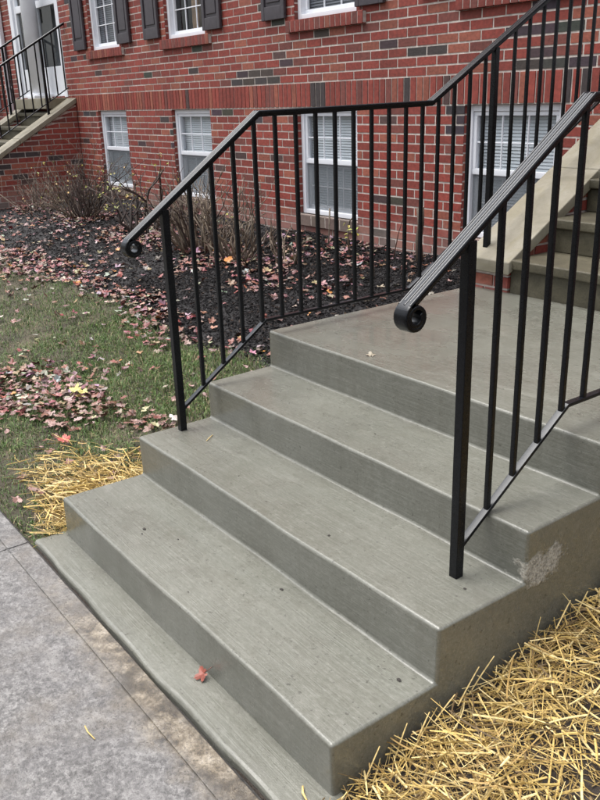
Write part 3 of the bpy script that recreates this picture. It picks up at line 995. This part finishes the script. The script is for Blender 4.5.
def scatter_leaves():
    r = random.Random(21)
    spots = []
    tries = 0
    while len(spots) < 6200 and tries < 900000:
        tries += 1
        x = -r.random() ** 1.25 * 10.5; y = r.uniform(-0.1, 3.58)
        if inside_steps(x, y, 0.03): continue
        if y > YL - 0.1 and x > -0.05: continue
        if x < -8.05 and y > 2.1: continue
        if r.random() < leaf_density(x, y): spots.append((x, y))
    recs = []
    for x, y in spots:
        on = 'lawn' if y < 1.6 else 'mulch'
        ci = r.choices(range(5), (2.8, 3.0, 1.5, 2.2, 1.6))[0]
        recs.append((x, y, gz(x, y) + r.uniform(0.012, 0.045 if on == 'lawn' else 0.03), ci, on))
    recs.sort(key=lambda q: (Vector(q[:3]) - CAM).length)
    # near leaves one by one
    shapes = []
    for ci, (c, nm) in enumerate(LEAF_COLS):
        for v in range(3):
            vs, fs = leaf_shape(r, 0.038)
            b = MB(); cc = tuple(q * r.uniform(0.8, 1.25) for q in c); b.add(vs, fs, cc, smooth_=False)
            me = bpy.data.meshes.new('fallen_leaf')
            me.from_pydata(b.v, [], b.f); at = me.attributes.new('Col', 'FLOAT_COLOR', 'POINT')
            at.data.foreach_set('color', [q for c_ in b.c for q in (*c_, 1.0)]); me.materials.append(M['leaf'])
            shapes.append((ci, me))
    n_ind = 290
    for x, y, z, ci, on in recs[:n_ind]:
        me = r.choice([m_ for k, m_ in shapes if k == ci])
        o = bpy.data.objects.new('fallen_leaf', me); COL.objects.link(o)
        o.location = (x, y, z); s = r.uniform(0.6, 1.15); o.scale = (s, s, s)
        o.rotation_euler = (r.gauss(0, 0.28), r.gauss(0, 0.28), r.uniform(0, 6.28))
        nm = LEAF_COLS[ci][1]
        where = 'grass lawn beside the steps' if on == 'lawn' else 'dark mulch bed'
        tag(o, f'{nm} maple leaf lying on the {where}', 'leaf', f'{nm} leaves on the {on}')
    b = MB()
    for x, y, z, ci, on in recs[n_ind:]:
        dd = (Vector((x, y, z)) - CAM).length
        vs, fs = leaf_shape(r, 0.037 * r.uniform(0.65, 1.2), dd < 5.0)
        c = LEAF_COLS[ci][0]; c = tuple(q * r.uniform(0.7, 1.35) for q in c)
        if r.random() < 0.012: c = (0.45, 0.20, 0.05)
        vs = place(vs, (x, y, z), r.uniform(0, 6.28), r.gauss(0, 0.4), r.uniform(0, 6.28))
        b.add(vs, fs, c)
    tag(b.build('leaf_litter', M['leaf']), 'drifts of fallen pink and brown leaves over lawn and mulch', 'leaves', kind='stuff')


scatter_leaves()


def one_leaf(label, pos, size, col, yaw, tilt, tdir, seed):
    r = random.Random(seed)
    vs, fs = leaf_shape(r, size)
    b = MB(); b.add(place(vs, pos, yaw, tilt, tdir), fs, col)
    st = place([(0, -0.1 * size, 0.002), (0.15 * size, -0.95 * size, 0.004)], pos, yaw, tilt, tdir)
    b.tube(st, 0.0012, 5, tuple(v * 0.6 for v in col))
    tag(b.build('fallen_leaf', M['leaf']), label, 'leaf')


one_leaf('bright orange red leaf on the footing against the bottom riser', (1.135, -0.022, 0.022), 0.036, (0.21, 0.050, 0.030), 2.6, 0.75, 0.2, 4)
one_leaf('shrivelled pale tan leaf on the landing near its front edge', (0.606, 1.119, 0.668), 0.028, (0.26, 0.225, 0.165), 1.0, 0.25, 1.0, 8)
one_leaf('orange maple leaf on the mulch among the cut stems', (-2.72, 2.52, gz(-2.72, 2.52) + 0.06), 0.065, (0.50, 0.20, 0.05), 0.4, 0.6, 0.2, 9)
for i, (x, y, w) in enumerate(((-1.33, 0.60, 0.5), (-1.27, 0.63, 2.0), (-1.22, 0.59, 4.0))):
    one_leaf(('largest pale yellow leaf on the drift of pink leaves', 'middle pale yellow leaf on the drift of pink leaves', 'pale yellow leaf at the right of the drift of pink leaves')[i],
             (x, y, gz(x, y) + 0.055), (0.055, 0.045, 0.04)[i], (0.52, 0.46, 0.16), w, 0.3, w, 30 + i)
one_leaf('bright red leaf on the lawn below the leaf drift', (-0.82, 0.33, gz(-0.82, 0.33) + 0.04), 0.045, (0.40, 0.07, 0.05), 1.2, 0.35, 0.9, 41)
one_leaf('whitish curled leaf on the lawn before the garden handrail', (-0.55, 0.80, gz(-0.55, 0.80) + 0.04), 0.042, (0.55, 0.48, 0.45), 0.2, 0.5, 2.0, 43)
one_leaf('tan oak-like leaf on the mulch beside the landing', (-0.22, 1.62, gz(-0.22, 1.62) + 0.03), 0.05, (0.42, 0.33, 0.22), 2.2, 0.5, 0.3, 44)

# ------------------------------------------------------------------ grass, mulch chips, straw
def blade(b, r, x, y, z, h, w, col):
    a = r.uniform(0, 6.28); lean = r.uniform(0.2, 1.35)
    dx, dy = math.cos(a), math.sin(a)
    px, py = -dy * w / 2, dx * w / 2
    m1 = (x + dx * h * 0.45 * math.sin(lean) * 0.7, y + dy * h * 0.45 * math.sin(lean) * 0.7, z + h * 0.55 * math.cos(lean * 0.6))
    tp = (x + dx * h * math.sin(lean), y + dy * h * math.sin(lean), z + h * math.cos(lean) * 0.95)
    b.add([(x - px, y - py, z), (x + px, y + py, z), (m1[0] + px * .8, m1[1] + py * .8, m1[2]), (m1[0] - px * .8, m1[1] - py * .8, m1[2]), tp],
          [(0, 1, 2, 3), (3, 2, 4)], col)


def bed_edge(x): return 1.56 + 0.08 * math.sin(1.7 * x + 1) + 0.05 * math.sin(4.3 * x)


def make_grass():
    r = random.Random(31); b = MB()
    zones = [((-2.6, 0.0), 13000), ((-5.0, -2.6), 6000), ((-12.0, -5.0), 2000)]
    for (xa, xb), dens in zones:
        n = int((xb - xa) * 1.75 * dens)
        for _ in range(n):
            x = r.uniform(xa, xb); y = r.uniform(-0.13, 1.75)
            if y > bed_edge(x) + r.gauss(0, 0.05): continue
            p = 0.55 + 0.45 * math.sin(2.3 * x + 1.1 * y) * math.sin(3.1 * y - 0.7 * x + 1) + 0.3 * math.sin(11 * x) * math.sin(13 * y)
            if y < 0.42 and x > -1.0: p -= 0.35 * smooth(0.45, 0.15, y)
            # bare patch by the post
            p -= 0.9 * math.exp(-(((x + 0.35) / 0.4) ** 2 + ((y - 0.70) / 0.16) ** 2))
            if r.random() > max(0.3, p + 0.32): continue
            t = r.random()
            if t < 0.70: c = (0.074, 0.135, 0.032)
            elif t < 0.88: c = (0.120, 0.170, 0.050)
            else: c = (0.30, 0.25, 0.135)
            s = r.uniform(0.65, 1.3); c = tuple(v * s for v in c)
            k = 1.0 if xb > -3 else (1.3 if xb > -5.5 else 1.8)
            blade(b, r, x, y, gz(x, y) - 0.004, r.uniform(0.022, 0.055), r.uniform(0.0022, 0.0042) * k, c)
    tag(b.build('grass', M['grass']), 'short patchy green lawn between sidewalk and mulch bed', 'grass', kind='stuff')


make_grass()


def make_mulch():
    r = random.Random(41); b = MB()
    for (xa, xb), dens in (((-3.2, 0.0), 6000), ((-6.0, -3.2), 2600), ((-12, -6.0), 900)):
        for _ in range(int((xb - xa) * 2.15 * dens)):
            x = r.uniform(xa, xb); y = r.uniform(1.45, 3.61)
            if y < bed_edge(x) - 0.02 + abs(r.gauss(0, 0.06)) or (x < -8.12 and y > 2.1): continue
            L = r.uniform(0.005, 0.026); w = L * r.uniform(0.18, 0.5); t = w * 0.45
            a = r.uniform(0, PI); el = r.gauss(0, 0.35)
            d = Vector((math.cos(a) * math.cos(el), math.sin(a) * math.cos(el), math.sin(el))) * L / 2
            p = Vector((x, y, gz(x, y) + r.uniform(0.0, 0.016)))
            v = r.uniform(0.35, 1.5); c = (0.0145 * v, 0.0132 * v, 0.0140 * v)
            if r.random() < 0.07: c = (0.050, 0.036, 0.029)
            b.bar(p - d, p + d, w, t, col=c, twist=r.uniform(-0.7, 0.7))
    tag(b.build('mulch', M['chip']), 'black shredded bark mulch along the foot of the wall', 'mulch', kind='stuff')


make_mulch()


def straw_piece(b, r, x, y, z, L, w, a, el, bend, col, yawb=0.0, tw=0.0):
    """a flattened hollow stalk: three-sided, bent at the middle"""
    pts = []
    p = Vector((x, y, z)); n = 4
    d0 = a; e = el
    pos = p - Vector((math.cos(a) * math.cos(el), math.sin(a) * math.cos(el), math.sin(el))) * (L / 2)
    for i in range(n + 1):
        pts.append(pos.copy())
        pos = pos + Vector((math.cos(a) * math.cos(e), math.sin(a) * math.cos(e), math.sin(e))) * (L / n)
        a += yawb / n; e -= bend / n
    rad = [w / 2, w / 2, w / 2.05, w / 2.2, w / 2.8]
    vs = []
    for i, q in enumerate(pts):
        d = (pts[min(i + 1, n)] - pts[max(i - 1, 0)]).normalized()
        s1 = d.cross(Vector((0, 0, 1)))
        if s1.length < 0.05: s1 = Vector((1, 0, 0))
        s1.normalize(); u1 = s1.cross(d)
        s = s1 * math.cos(tw) + u1 * math.sin(tw); u = u1 * math.cos(tw) - s1 * math.sin(tw)
        vs += [q - s * rad[i], q + u * rad[i] * 0.4, q + s * rad[i], q - u * rad[i] * 0.25]
    fs = []
    for i in range(n):
        for k in range(4):
            fs.append((i * 4 + k, i * 4 + (k + 1) % 4, i * 4 + 4 + (k + 1) % 4, i * 4 + 4 + k))
    fs += [(3, 2, 1, 0), (n * 4, n * 4 + 1, n * 4 + 2, n * 4 + 3)]
    b.add(vs, fs, col)


def straw_col(r, dull=0.0):
    t = r.random()
    if t < 0.45: c = (0.52, 0.37, 0.125)
    elif t < 0.72: c = (0.62, 0.49, 0.23)
    elif t < 0.90: c = (0.32, 0.21, 0.075)
    else: c = (0.16, 0.11, 0.055)
    s = r.uniform(0.75, 1.15)
    return tuple(v * s for v in c)


def make_straw_right():
    r = random.Random(51); b = MB()
    n = 0
    for _ in range(9000):                      # matted, broken bottom layer
        x = r.uniform(WID + 0.03, 3.0); y = r.uniform(-0.15, 2.4)
        if r.random() < 0.95 * math.exp(-(((x - 2.20) / 0.20) ** 2 + ((y - 0.62) / 0.28) ** 2)) + 0.4 * smooth(0.45, 0.8, x - WID): continue
        v = r.uniform(0.6, 1.2)
        L = r.uniform(0.02, 0.07)
        straw_piece(b, r, max(x, WID + 0.006 + L / 2), y, max(gz(x, y), -0.02) + r.uniform(0.002, 0.008), L, r.uniform(0.002, 0.005), r.uniform(0, 6.28), r.gauss(0, 0.06), 0.0,
                    (0.34 * v, 0.235 * v, 0.090 * v), r.gauss(0, 0.3), r.gauss(0, 0.3))
    for _ in range(21000):
        x = r.uniform(WID + 0.015, 3.35); y = r.uniform(-0.20, 2.6)
        near = (x - WID)
        # soil shows further from the steps
        dens = 1.0 - 0.62 * smooth(0.42, 0.75, near + 0.15 * math.sin(5 * y + 2) + 0.08 * math.sin(13 * y))
        dens -= 0.85 * math.exp(-(((x - 2.20) / 0.17) ** 2 + ((y - 0.62) / 0.26) ** 2))
        if r.random() > dens: continue
        L = r.choice((0.03, 0.06, 0.09, 0.13, 0.18)) * r.uniform(0.7, 1.3)
        a = r.uniform(0, 2 * PI)
        # keep pieces clear of the concrete
        if x - abs(math.cos(a)) * L / 2 < WID + 0.006: x = WID + 0.006 + abs(math.cos(a)) * L / 2
        lift = abs(r.gauss(0, 0.024)) * smooth(0.8, 0.2, near) + r.uniform(0.0, 0.02)
        straw_piece(b, r, x, y, max(gz(x, y), -0.02) + 0.008 + lift, L, r.choice((0.0020, 0.0028, 0.0035, 0.0045, 0.006)) * r.uniform(0.85, 1.15), a, r.gauss(0, 0.20), r.gauss(0.1, 0.35),
                    straw_col(r), r.gauss(0, 0.25), r.uniform(0, 3))
    # a few stalks standing against the side of the steps
    for y, h, el in ((0.735, 0.115, 1.45), (0.50, 0.13, 0.9), (0.45, 0.12, 0.85), (0.20, 0.10, 1.2), (0.10, 0.10, 1.0), (0.28, 0.08, 1.0), (0.62, 0.07, 0.8), (0.86, 0.10, 0.6), (0.95, 0.08, 1.0), (0.36, 0.09, 0.7), (1.05, 0.09, 0.9)):
        straw_piece(b, r, WID + 0.03, y, gz(WID + .03, y) + 0.02 + h / 2, h, 0.0042, PI / 2 + r.uniform(-0.3, 0.3), el, 0.1, (0.60, 0.45, 0.19), 0.0)
    tag(b.build('straw', M['straw']), 'golden straw spread over bare soil at the right of the steps', 'straw', kind='stuff')


make_straw_right()


def make_straw_left():
    r = random.Random(52); b = MB()
    for _ in range(2200):
        y = r.triangular(-0.10, 0.78, 0.18)
        w = 0.62 * smooth(-0.15, 0.1, y) * (1 - 0.72 * smooth(0.15, 0.75, y)) + 0.03
        x = -0.012 - abs(r.gauss(0, 0.5)) * w * 1.0
        if x < -0.85: continue
        L = r.choice((0.05, 0.08, 0.11, 0.15)) * r.uniform(0.7, 1.3); a = r.gauss(0.35, 0.9)
        if x + abs(math.cos(a)) * L / 2 > -0.006: x = -0.006 - abs(math.cos(a)) * L / 2
        lift = abs(r.gauss(0, 0.020)) + r.uniform(0.006, 0.024)
        straw_piece(b, r, x, y, max(gz(x, y), -0.02) + lift, L, r.choice((0.0022, 0.003, 0.004, 0.006)), a, r.gauss(0, 0.16), r.gauss(0.1, 0.3), straw_col(r), r.gauss(0, 0.25), r.uniform(0, 3))
    tag(b.build('straw', M['straw']), 'small tuft of golden straw at the left end of the bottom step', 'straw', kind='stuff')


make_straw_left()


def loose_straw(label, pts, w=0.004, col=(0.58, 0.43, 0.17)):
    b = MB(); b.tube(pts, [w * 0.5, w * 0.55, w * 0.4][:len(pts)], 5, col)
    tag(b.build('straw_stalk', M['straw']), label, 'straw')


loose_straw('single bent straw lying on the stamped sidewalk', [(1.085, -0.384, -0.007), (1.115, -0.388, -0.004), (1.152, -0.383, -0.007)])
loose_straw('short straw lying beside the garden handrail post', [(0.20, 0.60, 0.336), (0.22, 0.575, 0.339), (0.237, 0.548, 0.336)], 0.0035)
loose_straw('straw bit lying at the right end of the footing', [(1.655, -0.04, 0.006), (1.675, -0.055, 0.010), (1.70, -0.06, 0.006)], 0.006)


# small crumbs of dirt on the treads
def crumb(x, y, z, s, label, seed):
    r = random.Random(seed)
    bm = bmesh.new(); bmesh.ops.create_icosphere(bm, subdivisions=2, radius=s)
    for v in bm.verts:
        v.co *= r.uniform(0.7, 1.25); v.co.z *= 0.35; v.co.x *= 1.4
        v.co += Vector((x, y, z + s * 0.35))
    me = bpy.data.meshes.new('dirt_crumb'); bm.to_mesh(me); bm.free(); me.materials.append(M['dirt'])
    o = bpy.data.objects.new('dirt_crumb', me); COL.objects.link(o)
    tag(o, label, 'dirt')


for i, (x, y, z, s, lab) in enumerate((
        (0.452, 0.140, ZS[0], 0.009, 'large dark crumb on the left of the bottom tread'),
        (0.478, 0.118, ZS[0], 0.005, 'small dark crumb beside the large one on the bottom tread'),
        (0.60, 0.20, ZS[0], 0.005, 'dark crumb midway along the bottom tread near the second riser'),
        (1.655, 0.29, ZS[0], 0.008, 'dark crumb at the right end of the bottom tread'),
        (0.92, 0.06, ZS[0], 0.004, 'tiny dark crumb near the front edge of the bottom tread'),
        (1.64, 0.555, ZS[1], 0.006, 'dark crumb right of the near handrail post'),
        (1.16, 0.45, ZS[1], 0.006, 'brown crumb in the middle of the second tread'),
        (1.10, 0.30, ZS[0], 0.009, 'brown crumb beneath the second riser'),
        (0.92, 0.86, ZS[2], 0.004, 'tiny dark crumb on the third tread'),
        (0.60, 0.47, ZS[1], 0.004, 'tiny dark crumb on the left of the second tread'),
        (1.05, 1.35, ZS[3], 0.005, 'dark crumb on the landing')
        )):
    crumb(x, y, z, s * 0.62, lab, i)


# ------------------------------------------------------------------ shrubs cut back for winter
def shrub(name, x, y, label, n, h, spread, rad, cols, leaves, seed, forks=2, cat='shrub', up=0.55):
    r = random.Random(seed)
    z = gz(x, y)
    root = empty(name, (x, y, z), label, cat)
    b = MB(); lf = MB(); tips = []

    def grow(p, d, L, rd, lvl, col):
        pts = [p]; q = p.copy(); dd = d.copy(); k = 4
        for i in range(k):
            dd = (dd + Vector((r.gauss(0, 0.16), r.gauss(0, 0.16), r.gauss(0.03, 0.10)))).normalized()
            q = q + dd * (L / k); pts.append(q.copy())
        e = rd * (0.72 if lvl else 0.55)
        b.tube(pts, [rd + (e - rd) * i / k for i in range(k + 1)], 5, col)
        if lvl:
            for _ in range(r.choice((1, 2, 3))):
                o = pts[r.randint(2, k)]
                nd = (dd + Vector((r.gauss(0, 0.55), r.gauss(0, 0.55), r.uniform(-0.1, 0.5)))).normalized()
                grow(o, nd, L * r.uniform(0.45, 0.75), e * 0.8, lvl - 1, col)
        tips.append((pts[-1], dd))

    for i in range(n):
        a = r.uniform(0, 2 * PI); s = abs(r.gauss(0, 1)) * spread
        base = Vector((x + math.cos(a) * 0.42 * spread * r.random(), y + math.sin(a) * 0.25 * spread * r.random(), z - 0.02))
        d = Vector((math.cos(a) * s, math.sin(a) * s * 0.7, up + r.random() * 0.5)).normalized()
        v = r.uniform(0.7, 1.35); c = tuple(q * v for q in r.choice(cols))
        grow(base, d, h * r.uniform(0.55, 1.05), rad * r.uniform(0.6, 1.2), forks, c)
    b.build('stems', M['twig'], root)
    if leaves:
        for _ in range(leaves):
            p, d = r.choice(tips)
            for _k in range(r.choice((1, 2, 3))):
                s = r.uniform(0.018, 0.034)
                vs = [(0, 0, 0), (0.35 * s, 0.45 * s, 0.1 * s), (0.2 * s, 0.95 * s, 0.0), (0, 1.2 * s, -0.1 * s), (-0.25 * s, 0.9 * s, 0), (-0.35 * s, 0.4 * s, 0.1 * s)]
                vs = place(vs, p + Vector((r.gauss(0, .012), r.gauss(0, .012), r.gauss(0, .012))), r.uniform(0, 6.28), r.uniform(-0.9, 0.9), r.uniform(0, 6.28))
                v = r.uniform(0.7, 1.3)
                c = r.choice(((0.30, 0.30, 0.055), (0.36, 0.33, 0.09), (0.20, 0.24, 0.06), (0.40, 0.26, 0.10)))
                lf.add(vs, [(0, 1, 2, 3), (0, 3, 4, 5)], tuple(q * v for q in c))
        lf.build('leaves', M['green'], root)


BR = [(0.060, 0.040, 0.032), (0.085, 0.058, 0.042), (0.045, 0.032, 0.028), (0.11, 0.08, 0.055)]
GRY = [(0.16, 0.125, 0.095), (0.12, 0.09, 0.07), (0.20, 0.165, 0.13), (0.075, 0.055, 0.045)]
TAN = [(0.20, 0.16, 0.115), (0.15, 0.115, 0.085), (0.11, 0.085, 0.06)]
shrub('bare_shrub', -6.15, 2.75, 'dense twiggy brown shrub before the leftmost basement window', 85, 0.54, 0.70, 0.0065, BR, 60, 61, 2)
shrub('bare_shrub', -7.25, 2.66, 'thin pale twiggy shrub against the far brick cheek wall', 46, 0.46, 0.85, 0.0045, GRY, 8, 62, 1)
shrub('bare_shrub', -4.72, 2.75, 'open dark shrub of thick pruned branches with yellow-green leaf tips', 9, 0.52, 0.60, 0.0175, [(0.045, 0.034, 0.030), (0.065, 0.048, 0.040)], 60, 63, 2)
shrub('bare_shrub', -3.42, 2.66, 'low shrub of many cut brown stems left of the third basement window', 46, 0.46, 0.62, 0.0090, BR + TAN, 4, 64, 2)
shrub('bare_shrub', -2.86, 2.70, 'clump of grey cut stems before the third basement window', 32, 0.44, 0.65, 0.0095, GRY + TAN, 3, 65, 2)
shrub('bare_shrub', -2.28, 2.80, 'sparse leaning shrub stems under the third basement window', 9, 0.30, 0.35, 0.0075, TAN, 0, 66, 1)
shrub('bare_shrub', -3.95, 2.80, 'small cut-back shrub under the second basement window', 14, 0.42, 0.55, 0.009, BR, 8, 67, 1)


def stalk(name, label, pts, rad, col, leaves, seed):
    r = random.Random(seed)
    root = empty(name, pts[0], label, 'plant')
    b = MB(); b.tube(pts, rad, 7, col); b.build('stem', M['twig'], root)
    if leaves:
        lf = MB()
        for p in leaves:
            for _ in range(4):
                s = r.uniform(0.025, 0.042)
                vs = [(0, 0, 0), (0.35 * s, 0.45 * s, 0.1 * s), (0, 1.2 * s, -0.1 * s), (-0.35 * s, 0.4 * s, 0.1 * s)]
                lf.add(place(vs, Vector(p) + Vector((r.gauss(0, .015), r.gauss(0, .015), r.gauss(0, .015))), r.uniform(0, 6.28), r.uniform(-.9, .9), r.uniform(0, 6.28)), [(0, 1, 2, 3)],
                       tuple(q * r.uniform(.8, 1.2) for q in (0.36, 0.34, 0.06)))
        lf.build('leaves', M['green'], root)


g1 = gz(-1.35, 2.95)
stalk('cut_stump', 'thick grey sapling stump standing near the fourth basement window', [(-1.42, 3.40, gz(-1.42, 3.4) - .02), (-1.44, 3.40, 0.62), (-1.41, 3.39, 0.74), (-1.42, 3.39, 0.86)], [0.030, 0.026, 0.024, 0.030], (0.115, 0.085, 0.065), None, 1)
stalk('thin_sapling', 'thin pale upright stem by the landing edge', [(-1.44, 2.95, g1 - .02), (-1.45, 2.95, g1 + 0.14), (-1.43, 2.94, g1 + 0.30)], [0.012, 0.011, 0.009], (0.22, 0.18, 0.14), None, 2)
stalk('thin_sapling', 'thin stem with yellow-green leaves right of the third basement window', [(-2.18, 3.35, gz(-2.18, 3.35) - .02), (-2.20, 3.35, 0.58), (-2.17, 3.35, 0.70), (-2.12, 3.35, 0.74)], [0.008, 0.007, 0.006, 0.004], (0.13, 0.10, 0.07),
      [(-2.17, 3.34, 0.68), (-2.12, 3.34, 0.64), (-2.14, 3.33, 0.60)], 3)
stalk('thin_sapling', 'bare thin stem with a pale bud before the third basement window', [(-2.52, 3.40, gz(-2.52, 3.4) - .02), (-2.50, 3.40, 0.60), (-2.49, 3.40, 0.765)], [0.006, 0.005, 0.008], (0.20, 0.17, 0.13), None, 4)
stalk('thin_sapling', 'slender leaning reddish shoot left of the sapling stump', [(-1.72, 3.40, gz(-1.72, 3.4) - .02), (-1.66, 3.40, 0.64), (-1.58, 3.40, 0.84)], [0.005, 0.004, 0.003], (0.16, 0.08, 0.06), None, 5)

# ------------------------------------------------------------------ camera
cd = bpy.data.cameras.new('camera'); cam = bpy.data.objects.new('camera', cd); COL.objects.link(cam)
Rw = Matrix(((0.5998780865395767, 0.7995034405052046, -0.03066806009445172), (0.2588216541540684, -0.23018172653401403, -0.9380979288489941),
             (-0.7570717486675671, 0.5548068325013322, -0.34500977664302623)))
X, Y, Z = Rw[0].copy(), Rw[1].copy(), Rw[2].copy()
m3 = Matrix((X, -Y, -Z)).transposed()
cam.matrix_world = Matrix.Translation(CAM) @ m3.to_4x4()
cd.sensor_fit = 'VERTICAL'; cd.sensor_height = 24.0; cd.lens = 823.92 * 24.0 / 800.0
cd.clip_start = 0.05; cd.clip_end = 2000
scene.camera = cam

# ------------------------------------------------------------------ light: overcast
w = bpy.data.worlds.new('World'); scene.world = w; w.use_nodes = True
nt = w.node_tree; nt.nodes.clear()
sky = nt.nodes.new('ShaderNodeTexSky'); sky.sky_type = 'NISHITA'; sky.sun_disc = False
EL, AZ = math.radians(74), math.radians(235)
sky.sun_elevation = EL; sky.sun_rotation = AZ
sky.air_density = 1.0; sky.dust_density = 4.0; sky.ozone_density = 1.0
hs = nt.nodes.new('ShaderNodeHueSaturation'); hs.inputs['Saturation'].default_value = 0.30
bg = nt.nodes.new('ShaderNodeBackground'); bg.inputs['Strength'].default_value = 0.13
wo = nt.nodes.new('ShaderNodeOutputWorld')
nt.links.new(sky.outputs[0], hs.inputs['Color']); tc = nt.nodes.new('ShaderNodeTexCoord'); sx = nt.nodes.new('ShaderNodeSeparateXYZ'); nt.links.new(tc.outputs['Generated'], sx.inputs[0])
mr = nt.nodes.new('ShaderNodeMapRange'); mr.inputs['From Min'].default_value = 0.0; mr.inputs['From Max'].default_value = 1.0
mr.inputs['To Min'].default_value = 0.62; mr.inputs['To Max'].default_value = 1.35; nt.links.new(sx.outputs['Z'], mr.inputs['Value'])
ml = nt.nodes.new('ShaderNodeMix'); ml.data_type = 'RGBA'; ml.blend_type = 'MULTIPLY'; ml.inputs[0].default_value = 1.0
nt.links.new(hs.outputs[0], ml.inputs[6]); nt.links.new(mr.outputs[0], ml.inputs[7])
nt.links.new(ml.outputs[2], bg.inputs[0]); nt.links.new(bg.outputs[0], wo.inputs[0])
sd = bpy.data.lights.new('sun', 'SUN'); sd.energy = 1.3; sd.angle = math.radians(55); sd.color = (1.0, 0.965, 0.92)
so = bpy.data.objects.new('sun', sd); COL.objects.link(so)
# Nishita rotation runs clockwise from +Y
sv = Vector((math.sin(AZ) * math.cos(EL), math.cos(AZ) * math.cos(EL), math.sin(EL)))
so.rotation_euler = sv.to_track_quat('Z', 'Y').to_euler()
so.location = (0, -5, 8)

vs = scene.view_settings
vs.view_transform = 'Standard'; vs.look = 'None'; vs.gamma = 1.0; vs.use_curve_mapping = False; vs.exposure = 1.2
scene.cycles.use_denoising = True
scene.cycles.max_bounces = 6
